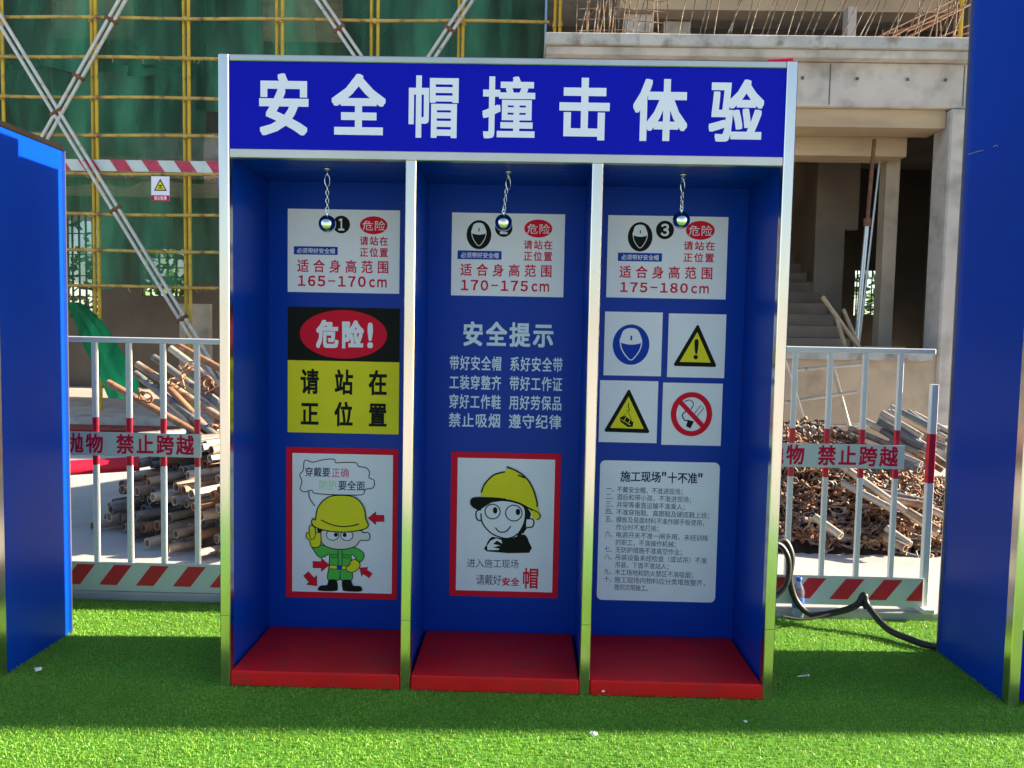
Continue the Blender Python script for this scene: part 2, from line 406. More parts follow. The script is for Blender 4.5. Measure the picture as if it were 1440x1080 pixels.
# ================================================================ BUILDING, right wing: raised floor, stair hall, beams, slab
def mesh(name, parent, mt, *boxes, label=None):
    for b in boxes: o = MB().m(mt).box(*b).build(name, parent)   # one object per piece
    if label: o['label'] = label
    return o
YW = 6.5
wing = thing('concrete_building', (6, YW, 0), 'unfinished concrete building wing with raised floor and stair hall behind the right fence', 'building')
mesh('platform', wing, 'concrete_warm', (1.6, 16, YW, 9.95, 0, 1.36))
mesh('platform_nosing', wing, 'slab_edge', (1.58, 6.2, YW-.06, YW-.003, 1.27, 1.40))
for x in (6.28, 1.75, 11.2): MB().m('concrete').bbox(x, x+.41, YW-.04, YW+.36, 0, 4.30, .02).build('column', wing)
mb = MB().m('concrete'); mb.bbox(1.5, 16, YW-.02, YW+.30, 4.31, 4.83, .012)
# shutter joints and tie holes
mb.m('concrete_dark')
for x in (4.83, 6.42, 3.2, 8.0): mb.box(x-.006, x+.006, YW-.024, YW-.019, 4.33, 4.81)
for x in (5.15, 5.75, 6.2, 4.5): mb.lathe((x, YW-.03, 4.62), [(.018, 0), (.018, .03)], 8)
mb.build('fascia_beam', wing)
mb = MB().m('slab_edge'); mb.bbox(1.40, 16, YW-.22, 12, 4.93, 5.065, .012); mb.m('concrete'); mb.bbox(1.42, 16, YW-.16, 12, 4.833, 4.929, .01)
mb.build('floor_slab', wing)
mesh('soffit_beam', wing, 'soffit_tan', (2.16, 6.27, YW+.06, YW+.5, 4.09, 4.305), (2.16, 6.05, YW+.55, YW+.95, 3.86, 4.2))
mb = MB().m('concrete_warm'); mb.bbox(5.92, 6.10, 7.3, 7.5, 1.361, 3.9, .008); mb.build('inner_column', wing)
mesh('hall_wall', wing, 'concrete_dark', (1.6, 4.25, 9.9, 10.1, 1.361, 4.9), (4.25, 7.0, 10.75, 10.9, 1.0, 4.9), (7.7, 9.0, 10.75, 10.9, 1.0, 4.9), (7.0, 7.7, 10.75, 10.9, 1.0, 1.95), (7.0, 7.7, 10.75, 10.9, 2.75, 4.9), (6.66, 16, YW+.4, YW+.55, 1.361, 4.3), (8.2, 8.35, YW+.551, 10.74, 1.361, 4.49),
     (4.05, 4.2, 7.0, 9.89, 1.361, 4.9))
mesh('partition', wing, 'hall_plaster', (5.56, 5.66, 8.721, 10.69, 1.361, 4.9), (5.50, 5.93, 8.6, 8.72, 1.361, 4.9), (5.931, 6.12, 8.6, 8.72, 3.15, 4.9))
mb = MB().m('dark_metal')
for k in range(6): mb.box(7.02+k*.13, 7.035+k*.13, 10.72, 10.74, 1.95, 2.75)
for k in range(6): mb.box(7.0, 7.7, 10.712, 10.722, 1.95+k*.16, 1.962+k*.16)
mb.build('window_bars', wing)
# stair flight
mb = MB().m('stair_concrete')
for i in range(11):
    y = 7.15+i*.28; z = 1.365+i*.165
    mb.bbox(4.25, 5.49, y, y+.30, z, z+.165, .012)
mb.build('staircase', wing)
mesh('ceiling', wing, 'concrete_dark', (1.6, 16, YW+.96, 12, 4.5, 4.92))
# storey above the slab
mesh('upper_beam', wing, 'hall_plaster', (2.5, 7.3, 8.4, 8.75, 6.20, 6.44))
mesh('upper_wall', wing, 'concrete_dark', (1.5, 16, 10.5, 10.8, 5.07, 11.5), (7.35, 16, 8.2, 8.4, 5.07, 11.5))  # right-hand piece is unseen, extended tall to shade the scaffold
mesh('upper_column', wing, 'concrete', (5.68, 5.80, 8.2, 8.38, 5.07, 6.19), (2.6, 3.0, 8.55, 8.9, 5.07, 6.19), (3.2, 3.6, 8.8, 9.1, 5.07, 6.19))
mesh('upper_slab', wing, 'concrete', (1.5, 16, YW+1.2, 12, 6.75, 7.0), (1.5, 16, YW+.2, 12, 9.9, 10.2))
mb = MB().m('dark_metal')
for k in range(3): mb.box(8.1, 8.115, 12.2, 12.21, 0, .01)
f = MB().m('steel_satin')
f.tube([(5.0, 8.0, 5.28), (7.2, 7.9, 5.30)], .02, 8)
f.build('handrail', wing)

# prop, boards and sticks in the stair hall
o = MB().m('zinc').tube([(5.44, 6.86, 1.37), (5.53, 6.9, 3.0)], .03, 12).m('rust').tube([(5.53, 6.9, 3.0), (5.58, 6.92, 4.04)], .024, 12)
o.m('rust').lathe((5.53, 6.9, 2.95), [(.045, 0), (.045, .1)], 12)
tag(o.build('steel_prop'), 'grey telescopic steel prop holding the beam in front of the stair hall', 'prop')
o = MB().m('zinc').tube([(5.62, 7.2, 1.37), (5.86, 7.3, 4.4)], .016, 8)
tag(o.build('thin_pole'), 'thin pale pole leaning beside the steel prop in the hall', 'pole')
for i, (a, b, lb) in enumerate([((4.95, 6.75, 2.05), (5.38, 6.62, 1.42), 'brown board leaning down from the stairs to the prop foot'),
                                ((5.12, 6.70, 1.80), (5.22, 6.62, 1.40), 'short pale stick standing at the foot of the stairs'),
                                ((5.28, 6.9, 1.9), (5.42, 6.7, 1.42), 'dark timber leaning against the steel prop')]):
    o = MB().m('timber'); o.tube([a, b], .028, 4); tag(o.build('timber_batten'), lb, 'timber', 'loose timbers at the stairs')
o = MB().m('timber').bbox(5.45, 5.98, 6.66, 6.80, 1.40, 1.44, .006)
tag(o.build('timber_plank'), 'flat timber plank lying on the platform edge below the prop', 'timber')

# ================================================================ BUILDING, left: facade behind the netting
left = thing('netted_building', (-3, 10, 0), 'dark unfinished building behind green netting and yellow scaffold', 'building')
mesh('ground_floor', left, 'concrete', (-14, 1.45, 8.2, 18, 0, .17))
mesh('floor_band', left, 'concrete', (-14, 1.45, 10.0, 18, 4.35, 4.75), (-14, 1.45, 10.0, 18, 7.7, 8.1))
for x in (-9.2, -7.35, -3.85, -.6): MB().m('concrete').bbox(x, x+.42, 9.98, 10.5, .171, 4.349, .02).build('column', left)
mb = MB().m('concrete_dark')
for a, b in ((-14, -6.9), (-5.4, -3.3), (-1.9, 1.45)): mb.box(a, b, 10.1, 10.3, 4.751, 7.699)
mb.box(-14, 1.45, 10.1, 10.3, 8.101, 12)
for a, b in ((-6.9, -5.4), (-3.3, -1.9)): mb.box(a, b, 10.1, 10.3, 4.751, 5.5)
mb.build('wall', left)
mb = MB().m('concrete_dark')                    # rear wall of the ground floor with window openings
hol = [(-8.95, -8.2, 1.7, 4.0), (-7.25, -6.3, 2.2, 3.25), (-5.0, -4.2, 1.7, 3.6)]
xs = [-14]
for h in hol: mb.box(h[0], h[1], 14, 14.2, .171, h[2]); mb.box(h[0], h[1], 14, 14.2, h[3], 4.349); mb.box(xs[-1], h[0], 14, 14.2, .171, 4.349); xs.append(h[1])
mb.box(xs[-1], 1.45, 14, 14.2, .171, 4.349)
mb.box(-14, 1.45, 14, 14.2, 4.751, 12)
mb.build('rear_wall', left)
mesh('blocking_slab', left, 'concrete', (-14, 1.45, 10.0, 18, 12.001, 12.2))  # unseen top slab, added to block light
for h in hol:
    mb = MB().m('dark_metal'); n = 5
    for k in range(n+1): x = h[0]+(h[1]-h[0])*k/n; mb.box(x-.014, x+.014, 14.05, 14.09, h[2], h[3])
    for k in range(6): z = h[2]+(h[3]-h[2])*k/5; mb.box(h[0], h[1], 14.045, 14.055, z-.012, z+.012)
    mb.build('window_bars', left)
mesh('stacked_boards', left, 'concrete_warm', (-4.4, -3.9, 9.5, 9.6, .171, 1.9))
# trees outside, seen through the openings
def shrub(name, cx, cy, w, d, h, n, label):
    v = []; mb = MB().m('leaf')
    for _ in range(n):
        p = Vector((cx+random.gauss(0, w/3), cy+random.gauss(0, d/3), abs(random.gauss(.5, .3))*h)); s = random.uniform(.08, .2)
        a = Vector((random.gauss(0,1), random.gauss(0,1), random.gauss(0,1))).normalized()*s; b = a.orthogonal().normalized()*s*.6
        mb.add([p-a, p+b, p+a, p-b], [(0,1,2,3)])
    o = mb.build(name)
    mb = MB().m('timber').tube([(cx, cy, 0), (cx+.1, cy, h*.5)], [.12, .05], 8); mb.build('trunk', o)
    tag(o, label, 'tree')
shrub('leafy_tree', -9.6, 19, 3.6, 2, 4.5, 1500, 'leafy tree seen through the leftmost barred opening')
shrub('leafy_tree', -6.4, 19.6, 3.2, 2, 4.8, 1300, 'leafy tree seen through the opening right of the diagonal brace')

shrub('leafy_tree', 10.2, 16.0, 2.5, 1.5, 4.2, 900, 'leafy tree seen through the barred window of the stair hall')
# netting: wavy sheets hung behind the yellow scaffold
def net(name, x0, x1, z0, z1, y, label, seed):
    rnd = random.Random(seed); nx = int((x1-x0)/.08)+1; nz = 30; vs = []; ph = [rnd.uniform(0, 6) for _ in range(6)]
    for j in range(nz+1):
        for i in range(nx+1):
            x = x0+(x1-x0)*i/nx; t = j/nz; z = z0+(z1-z0)*t
            yy = y + .05*math.sin(x*3.1+ph[0]+t*2)+.03*math.sin(x*8+ph[1]+t*5)+.05*math.sin(t*7+ph[2]+x)+.02*math.sin(x*17+ph[3])
            zz = z + (.04*math.sin(x*2.2+ph[4])+.03*math.sin(x*6+ph[5]))*(1-t)
            vs.append((x, yy, zz))
    mb = MB().m('green_net'); mb.smooth = True
    mb.add(vs, [(j*(nx+1)+i, j*(nx+1)+i+1, (j+1)*(nx+1)+i+1, (j+1)*(nx+1)+i) for j in range(nz) for i in range(nx)])
    tag(mb.build(name), label, 'safety net')
net('safety_net', -9.5, -3.95, 5.5, 8.2, 9.35, 'upper green safety net sheet behind the left scaffold bays', 1)
net('safety_net', -9.5, -3.9, 3.78, 5.62, 9.30, 'middle green safety net sheet ending at the red and white band', 2)
net('safety_net', -9.5, -3.1, 2.16, 3.86, 9.33, 'lowest green safety net sheet, hanging above the open ground floor', 3)
net('safety_net', -4.05, 1.5, 5.0, 8.2, 9.36, 'green safety net sheet above the booth left of the concrete slab', 4)
# fallen end of the net, gathered on the floor
mb = MB().m('green_net_bundle'); vs = []; nn = 26; mm = 22
for j in range(mm+1):
    t = j/mm
    c = at(100+80*t**.8, 425+135*t, 1, 8.1-.2*t); wd_ = .10+.30*t*(1.2-t)+.22*max(0, t-.75)
    for i in range(nn):
        a = 2*math.pi*i/nn; r = wd_*(1+.25*math.sin(5*a+3*t)+.12*math.sin(11*a-6*t))
        vs.append((c.x+r*math.cos(a), c.y+.6*r*math.sin(a), c.z))
mb.smooth = True
mb.add(vs, [(j*nn+i, j*nn+(i+1)%nn, (j+1)*nn+(i+1)%nn, (j+1)*nn+i) for j in range(mm) for i in range(nn)])
tag(mb.build('net_bundle'), 'bright green bunched net hanging down to the floor beside the left booth', 'safety net')
zb_ = at(150, 606, 1, 6.5).z
o = MB().m('red_beam').bbox(-7.5, -1.0, 6.5, 6.62, 0, zb_+.02, .01).bbox(-7.5, -1.0, 6.4, 6.72, zb_+.02, zb_+.05, .005)
tag(o.build('steel_beam'), 'dark red steel beam lying on the ground before the netted building', 'beam')

# ================================================================ SCAFFOLD
YS = 9.0
std = [(-6.93, -6.90, 0), (-5.53, -5.43, 1), (-4.085, -3.998, 2), (-2.66, -2.573, 3), (-1.202, -1.104, 4), (.132, .207, 5), (1.584, 1.67, 6)]
where = ['leftmost pair, cut by the frame edge', 'pair crossed by the diagonal braces', 'pair just left of the booth', 'first pair above the booth sign',
         'pair above the booth between the two braces', 'pair right of the braces above the booth', 'pair beside the concrete slab end']
def upright(x, y, z0, mt): 
    mb = MB().m(mt).tube([(x, y, z0), (x+random.uniform(-.02, .02), y, 8.3)], .026, 10)
    mb.m('ledger_tube')
    for z in (2.13, 2.68, 3.24, 3.86, 4.44, 5.01, 5.61, 6.2, 6.8): mb.tube([(x, y-.012, z-.035), (x, y-.012, z+.035)], .036, 8)
    return mb
for a, b, i in std:
    for k, x in enumerate((a, b)):
        if i == 0 and k == 1: continue
        o = upright(x, YS if k else YS+.05, .17 if x < 1.5 else 5.07, 'yellow_tube').build('scaffold_upright')
        tag(o, ('right' if k else 'left') + ' tube of the yellow scaffold upright ' + where[i], 'scaffold tube', 'yellow scaffold uprights')
lname = ['just under the lowest net', 'second above the open floor', 'third above the open floor', 'below the red and white band', 'fourth from the picture top, above the band',
         'third from the picture top', 'second from the picture top', 'nearest the picture top']
for i, z in enumerate((2.13, 2.68, 3.24, 3.86, 4.44, 5.01, 5.61, 6.20)):
    x1 = 1.5
    mb = MB().m('ledger_tube')
    pts = [(x, YS-.05, z+.008*math.sin(x*2.1+i)+.003*(x+5)) for x in np.arange(-9.5, x1+.01, .5)]
    mb.tube(pts, .025, 10)
    mb.m('ledger_tube')
    for x in (-6.93, -5.48, -4.04, -2.62, -1.15, .17):
        mb.bbox(x-.03, x+.03, YS-.08, YS-.02, z-.03, z+.035, .01)
    if i in (0, 3, 6):                       # ties and scraps of wire along the tube
        for _ in range(60):
            x = random.uniform(-9, 1.4); c = Vector((x, YS-.055, z)); 
            q = c+Vector((random.uniform(-.06,.06), random.uniform(-.05,0), random.uniform(-.07,.02))); mb.tube([c+Vector((0,0,.03)), q, q+Vector((random.uniform(-.05,.05),0,random.uniform(-.05,.03)))], .005, 4)
    tag(mb.build('scaffold_ledger'), 'horizontal rusty yellow scaffold tube, ' + lname[i], 'scaffold tube', 'yellow scaffold ledgers')
def brace(p0, p1, label):
    a, b = at(*p0, 1, 8.86), at(*p1, 1, 8.86)
    mb = MB().m('brace_tube'); d = (b-a).normalized(); nrm = Vector((d.z, 0, -d.x))*.045
    a = a - d*(.9 if a.z < b.z else 0); b = b + d*1.4
    mb.tube([a+nrm, b+nrm], .026, 10); mb.tube([a-nrm+d*.3, b-nrm+d*.2], .026, 10)
    mb.m('rust')
    L = (b-a).length
    for t in (.18, .42, .63, .85):
        c = a.lerp(b, t); mb.tube([c-nrm*2.1, c+nrm*2.1], .036, 8)
    tag(mb.build('diagonal_brace'), label, 'scaffold tube', 'grey diagonal scaffold braces')
brace((283, 492), (0, 28), 'pale twin tube brace falling from top left to the pipe heap')
brace((62, 195), (172, 0), 'pale twin tube brace rising right from the left booth roof')
brace((503, 78), (450, 0), 'pale twin tube brace above the first sign characters, leaning left')
brace((607, 80), (660, 0), 'pale twin tube brace above the middle of the sign, leaning right')
# red and white toe band with its hazard notice
def stripes(mb, x0, x1, z0, z1, y, wd_, lean, reds, whites, start=0.0, jitter=0):
    mb.m(whites); mb.add([(x0,y,z0),(x1,y,z0),(x1,y,z1),(x0,y,z1)], [(0,1,2,3)])
    mb.m(reds); x = x0+start
    while x < x1:
        j = random.uniform(-jitter, jitter)
        q = [(x+j, z0), (x+wd_+j, z0), (x+wd_+lean+j, z1), (x+lean+j, z1)]
        c = []
        for a, b in zip(q, q[1:]+q[:1]): c.append((min(max(a[0], x0), x1), a[1]))
        if c[1][0]-c[0][0] + c[2][0]-c[3][0] > .002: mb.add([(p[0], y-.003, p[1]) for p in c], [(0,1,2,3)])
        x += wd_*2
mb = MB(); mb.m('board_grey').box(-9.5, 1.45, 8.935, 8.95, 3.89, 4.065)
stripes(mb, -9.5, 1.45, 3.892, 4.063, 8.931, .24, -.12, 'band_red', 'board_grey', .1, .04)
tag(mb.build('toe_band'), 'red and white diagonal striped band along the scaffold', 'hazard band')
P = Plane((-4.545, -4.265, 3.815, 3.445), (850, 990, 960, 1132), 8.885)
mb = MB().m('sheet_white').box(-4.545, -4.265, 8.886, 8.894, 3.445, 3.815)
P.poly(mb, 'ink_black', [(905,1003),(945,1074),(866,1074)], 1); P.poly(mb, 'ink_yellow', [(905,1016),(935,1068),(876,1068)], 2)
P.stroke(mb, 'ink_black', [(893,1044),(918,1042)], 6, 3); P.stroke(mb, 'ink_black', [(892,1058),(920,1058)], 5, 3); P.stroke(mb, 'ink_black', [(906,1040),(904,1060)], 5, 3)
P.rect(mb, 'ink_crimson', 850, 1100, 960, 1132, 1); P.row(mb, 'sheet_white', '当心坠落', 866, 944, 1104, 1127, 2, .03)
tag(mb.build('warning_notice'), 'small white notice with yellow triangle and red footer hung on the scaffold', 'sign')

# rebar starter bars along the slab edge
def rebar(pts): 
    return MB().m('rebar').tube(pts, .0068, 5).build('starter_bar')
for i in range(34):
    x = 3.0+i*.105+random.uniform(-.03, .03)
    if x > 6.45: break
    h_ = random.uniform(.62, .95); ln = random.uniform(.10, .28)+(.1 if i > 8 else 0)
    p0 = Vector((x, YW-.06+random.uniform(-.03, .05), 5.05)); p1 = p0+Vector((ln, 0, h_)); 
    o = rebar([p0, p0.lerp(p1, .5)+Vector((random.uniform(-.02,.02),0,0)), p1, p1+Vector((random.uniform(-.02,.09), .05, random.uniform(-.06,.03)))])
    tag(o, 'thin pale steel starter bar leaning right along the slab edge', 'rebar', 'starter bars along the slab edge')
for i in range(26):
    x = 1.75+random.uniform(0, 1.15); p0 = Vector((x, YW-.04+random.uniform(-.1, .5), 5.05)); h_ = random.uniform(.5, .85)
    p1 = p0+Vector((random.uniform(-.05, .16), random.uniform(-.05,.05), h_)); s_ = random.choice((-1, 1))
    o = rebar([p0, p1, p1+Vector((.06*s_, 0, .02)), p1+Vector((.10*s_, 0, -.03))])
    tag(o, 'rusty bent starter bar in the dense cluster at the slab end', 'rebar', 'rusty bar cluster at the slab end')
for i in range(22):
    x = 5.7+random.uniform(0, 1.3); p0 = Vector((x, YW+.25+random.uniform(0, 1.1), 5.05)); h_ = random.uniform(.4, 1.1)
    p1 = p0+Vector((random.uniform(-.06, .10), 0, h_)); o = rebar([p0, p1])
    tag(o, 'rusty upright bar in the thicket at the right end of the slab', 'rebar', 'rusty bar thicket at the right slab end')
for i in range(9):
    x = 5.2+random.uniform(0, .8); p0 = Vector((x, YW+.3+random.uniform(0, .6), 5.1+random.uniform(0,.25))); p1 = p0+Vector((1.3, .1, random.uniform(.35, .75)))
    tag(MB().m('orange_tube').tube([p0, p1], .012, 6).build('slanting_bar'), 'rusty slanting bar rising right through the bar thicket', 'rebar', 'slanting bars at the right slab end')
for i in range(5):
    z = 5.2+i*.13
    tag(rebar([(1.8, YW+.1, z), (2.3, YW+.08, z+.01), (2.85, YW+.12, z-.02)]), 'horizontal rusty tie bar across the bar cluster', 'rebar', 'tie bars across the bar cluster')
for x in (6.62, 6.76):
    tag(MB().m('yellow_tube').tube([(x, YW+.5, 5.05), (x+.02, YW+.5, 8)], .026, 10).build('scaffold_upright'), 'dull yellow scaffold upright on the slab beside the right blue booth', 'scaffold tube', 'scaffold tubes at the right slab end')

# ================================================================ MAIN BOOTH: helmet impact stand with three bays
W, H, D = 2.30, 2.587, .50
bo = thing('impact_booth', (W/2, .25, 0), 'blue three-bay helmet impact booth with stainless frame and large white lettered sign', 'booth')
mb = MB().m('blue_panel').box(.03, W-.03, .006, .235, 2.185, 2.575); mb.m('blue_vinyl').box(.042, 2.258, .002, .006, 2.217, 2.560)
hd = mb.build('header_sign', bo)
mb = MB(); P = Plane((.042, 2.259, 2.560, 2.217), (322, 91, 1105, 214.5), .002)
P.row(mb, 'white_vinyl', '安全帽撞击体验', 363, 1073, 105.5, 196.5, 1.5, .030, .687); mb.build('lettering', hd)
mb = MB().m('steel_satin').bbox(.043, W-.043, -.004, .236, 2.5605, H-.001, .003).bbox(.043, W-.043, -.004, .03, 2.1795, 2.2165, .003)
mb.build('header_frame', bo)
for x0, x1, z1 in ((0, .042, H), (.7535, .7965, 2.1795), (1.5015, 1.5445, 2.1795), (W-.042, W, H)):
    mb = MB().m('steel').bbox(x0, x1, -.006, .040, 0, z1, .003)
    mb.m('dark_metal').box(x0-.0005, x1+.0005, -.0065, .0405, .2995, .301)
    mb.build('post', bo)
for x in (.004, W-.034): MB().m('blue_panel').box(x, x+.030, .041, .512, 0, 2.184).box(x, x+.030, .2365, .512, 2.184, 2.505).build('side_wall', bo)
for x in (.764, 1.512): mesh('partition', bo, 'blue_panel', (x, x+.022, .041, .499, 0, 2.179))
bw = mesh('back_wall', bo, 'blue_panel', (.035, W-.035, .5, .512, 0, 2.50))
mesh('ceiling', bo, 'blue_panel', (.035, W-.035, .238, .499, 2.183, 2.195))
mesh('roof', bo, 'blue_panel', (.035, W-.035, .238, .499, 2.49, 2.502))
mesh('rear_trim', bo, 'steel_satin', (.0, .035, .5125, .518, 0, 2.51), (W-.035, W, .5125, .518, 0, 2.51), (.036, W-.036, .5125, .518, 2.48, 2.51))
for x0, x1 in ((.043, .751), (.799, 1.499), (1.547, 2.2575)):
    MB().m('step_red').bbox(x0, x1, -.008, .498, 0, .066, .006).build('step', bo)
# small snap hooks screwed to the soffit stay with the balls (below)
def cplane(px0, py0, px1, py1, y):           # drawing plane from two photo corners on the wall y
    a, b = at(px0, py0, 1, y), at(px1, py1, 1, y)
    return (a.x, b.x, a.z, b.z)
P = Plane(cplane(610, 432.5, 820, 617.5, .5), (0, 0, 1194, 1080), .5)
mb = MB(); wv = 'ink_pale_blue'
P.row(mb, wv, '安全提示', 232, 942, 105, 318, 1.5, .03, .86)
for i, (l, r) in enumerate((('带好安全帽', '系好安全带'), ('工装穿整齐', '带好工作证'), ('穿好工作鞋', '用好劳保品'), ('禁止吸烟', '遵守纪律'))):
    y0 = (392, 555, 716, 874)[i]
    P.row(mb, wv, l, 132, 538, y0+3, y0+128, 1.5, .016, .88); P.row(mb, wv, r, 606, 1018, y0+3, y0+128, 1.5, .016, .88)
mb.build('lettering', bw)

# ---------------- signs glued to the back wall
YB = .4965
def board(rect, mt, name, label, cat='sign', group=None, rad=0):
    x0, x1, z1, z0 = rect; mb = MB().m(mt)
    if rad:
        pts = []
        for cx, cz, a0 in ((x1-rad, z1-rad, 0), (x0+rad, z1-rad, 90), (x0+rad, z0+rad, 180), (x1-rad, z0+rad, 270)):
            for k in range(7): a = R_(a0+k*15); pts.append((cx+rad*math.cos(a), cz+rad*math.sin(a)))
        n = len(pts); mb.add([(a, YB, b) for a, b in pts]+[(a, .4998, b) for a, b in pts], [tuple(range(n))[::-1]]+[(i, (i+1)%n, n+(i+1)%n, n+i) for i in range(n)])
    else: mb.box(x0, x1, YB, .4998, z0, z1)
    return tag(mb.build(name), label, cat, group)
def helmet_head(P, mb, cx, cy, rx, ry, disc, paper):
    P.ell(mb, disc, cx, cy, rx, ry, 1)
    s, t = rx/88, ry/108
    f = lambda L: [(cx+a*s, cy+b*t) for a, b in L]
    P.poly(mb, paper, f([(-55,-15),(-50,-40),(-40,-72),(-20,-86),(8,-88),(30,-78),(46,-45),(52,-15),(30,-4),(0,0),(-30,-4)]), 2, 3)
    P.stroke(mb, paper, f([(-52,-12),(-44,25),(-22,62),(0,82),(20,66),(42,28),(52,-12)]), 5*s, 2, smooth=4)
    P.rect(mb, disc, cx-4*s, cy-48*t, cx+4*s, cy-24*t, 3)
HG = 'height range signs'
def height_sign(rect, crop, label, icon, num, oval, t1, t2, band, btxt, rowb, rng, rngb):
    b = board(rect, 'sheet_white', 'height_sign', label, 'sign', HG); P = Plane(rect, crop, YB)
    mb = MB()
    if icon:
        helmet_head(P, mb, *icon, 'ink_black', 'sheet_white'); mb.build('helmet_pictogram', b); mb = MB()
    P.ell(mb, 'ink_black', num[0], num[1], 62, 66, 1); P.fit(mb, 'sheet_white', num[2], num[0]-num[3], num[0]+num[3], num[1]-42, num[1]+42, 2,   .03); mb.build('number_badge', b)
    mb = MB(); P.ell(mb, 'ink_red', oval[0], oval[1], 99, 67, 1); P.row(mb, 'sheet_white', '危险', oval[0]-78, oval[0]+80, oval[1]-36, oval[1]+40, 2, .005, .88); mb.build('danger_badge', b)
    mb = MB(); P.rect(mb, 'ink_blue', *band, 1); P.row(mb, 'sheet_white', '必须带好安全帽', btxt[0], btxt[1], band[1]+12, band[3]-9, 2, .012, .92); mb.build('blue_band', b)
    mb = MB(); P.row(mb, 'ink_crimson', '请站在', *t1, 1, .02, .84); P.row(mb, 'ink_crimson', '正位置', *t2, 1, .02, .84)
    P.row(mb, 'ink_crimson', '适合身高范围', *rowb, 1, .018, .70); w = (rngb[1]-rngb[0])/len(rng)
    for i, c in enumerate(rng):
        a0 = rngb[0]+i*w
        if c == '－': P.rect(mb, 'ink_crimson', a0+.12*w, (rngb[2]+rngb[3])/2-4, a0+.82*w, (rngb[2]+rngb[3])/2+6, 1)
        else:
            k = 1.0 if c in 'ｃｍ' else 1.25
            P.ch(mb, 'ink_crimson', c, a0+w*(.46-.5*k), rngb[2]-10, a0+w*(.46+.5*k), rngb[3]+12, 1, .026)
    mb.build('lettering', b)
height_sign((.127, .652, 2.058, 1.672), (78, 378, 880, 1000), 'white height sign reading 165-170cm behind the left steel ball', None, (462, 490, '１', 19), (693, 492),
            (595, 797, 573, 643), (595, 797, 657, 729), (122, 657, 437, 718), (145, 418), (148, 803, 752, 852), '１６５－１７０ｃｍ', (145, 795, 872, 952))
height_sign((.895, 1.420, 2.053, 1.670), (137, 403, 938, 1020), 'white height sign reading 170-175cm behind the middle steel ball', (330, 565, 88, 108), (505, 512, '２', 25), (750, 512),
            (650, 853, 597, 667), (650, 853, 680, 754), (180, 684, 493, 748), (205, 474), (203, 853, 778, 874), '１７０－１７５ｃｍ', (200, 840, 900, 978))
height_sign((1.620, 2.174, 2.053, 1.674), (120, 404, 945, 992), 'white height sign reading 175-180cm behind the right steel ball', (343, 555, 85, 105), (512, 503, '３', 26), (755, 502),
            (645, 860, 578, 645), (645, 856, 662, 730), (193, 670, 497, 730), (218, 476), (208, 850, 760, 852), '１７５－１８０ｃｍ', (208, 832, 880, 948))

b = board((.128, .656, 1.603, 1.009), 'ink_yellow', 'danger_sign', 'black and yellow danger sign with large red oval in the left bay', 'sign'); P = Plane((.128, .656, 1.603, 1.009), (78, 60, 878, 980), YB)
mb = MB(); P.rect(mb, 'ink_black', 78, 60, 878, 450, 1); mb.build('black_field', b)
mb = MB(); P.ell(mb, 'ink_red', 477, 255, 312, 176, 2, 64); mb.build('red_oval', b)
mb = MB(); P.row(mb, 'sheet_white', '危险', 285, 618, 148, 360, 3, .042, .88); P.fit(mb, 'sheet_white', '!', 655, 683, 172, 345, 3, .03); mb.build('danger_lettering', b)
mb = MB(); P.row(mb, 'ink_black', '请站在', 172, 792, 506, 698, 1, .03, .53); P.row(mb, 'ink_black', '正位置', 172, 792, 744, 932, 1, .03, .53); mb.build('lettering', b)

# worker poster with a speech bubble (a plain generic worker)
R1 = (.122, .656, .939, .211); b = board(R1, 'ink_red', 'worker_poster', 'red bordered poster of a green suited worker with big yellow helmet and arrows', 'poster'); P = Plane(R1, (45, 42, 770, 1046), YB)
mb = MB(); P.rect(mb, 'sheet_white', 85, 82, 736, 1006, 1); mb.build('white_field', b)
mb = MB(); K = 'ink_black'
bub = [(165,128),(215,140),(270,126),(330,116),(362,122),(365,140),(430,136),(500,138),(512,160),(560,168),(585,195),(582,235),(615,250),(610,300),(560,312),(545,345),(480,352),(330,352),(230,345),(210,325),(165,338),(135,318),(148,270),(132,225),(155,195)]
P.stroke(mb, K, bub, 6, 2, True, 3); P.stroke(mb, K, [(192,335),(198,380),(232,430)], 7, 2, False, 5); mb.build('speech_bubble', b)
mb = MB(); P.row(mb, 'ink_navy', '穿戴要', 168, 330, 172, 236, 2, .012, .9); P.row(mb, 'ink_pink', '正确', 340, 452, 174, 238, 2, .012, .9)
P.row(mb, 'ink_pale_green', '防护', 258, 372, 255, 322, 2, .012, .9); P.row(mb, 'ink_navy', '要全面', 384, 556, 256, 322, 2, .012, .9); mb.build('lettering', b)
mb = MB()                                   # the figure
def shape(m, pts, l, w=6, sm=4): P.poly(mb, m, pts, l, sm); P.stroke(mb, K, pts, w, l+1, True, sm)
shape('ink_green', [(330,700),(470,700),(520,712),(555,745),(540,790),(500,800),(500,770),(470,750),(478,850),(475,920),(405,922),(398,900),(388,922),(318,920),(325,840),(328,750),(300,765),(262,772),(225,725),(215,700),(250,695),(285,690)], 2, 6, 3)
shape('ink_yellow', [(335,822),(470,828),(470,850),(333,846)], 4, 4, 1); P.rect(mb, 'ink_blue', 378, 822, 412, 852, 6)
for a in (385, 412): P.stroke(mb, K, [(a,705),(a,820)], 4, 4)
for a, q in ((335, 0), (415, 0)): P.stroke(mb, K, [(a,752),(a+8,770),(a+42,772),(a+48,752)], 4, 4, True)
P.stroke(mb, K, [(398,860),(400,905)], 4, 4)
shape('ink_skin', [(285,590),(520,585),(545,600),(580,598),(592,625),(580,650),(530,652),(500,690),(430,712),(360,712),(300,692),(268,650),(268,612)], 5, 6, 4)
for cx in (350, 442):
    P.ell(mb, 'sheet_white', cx, 620, 40, 34, 7); P.ring(mb, K, cx, 620, 40, 34, 5, 8)
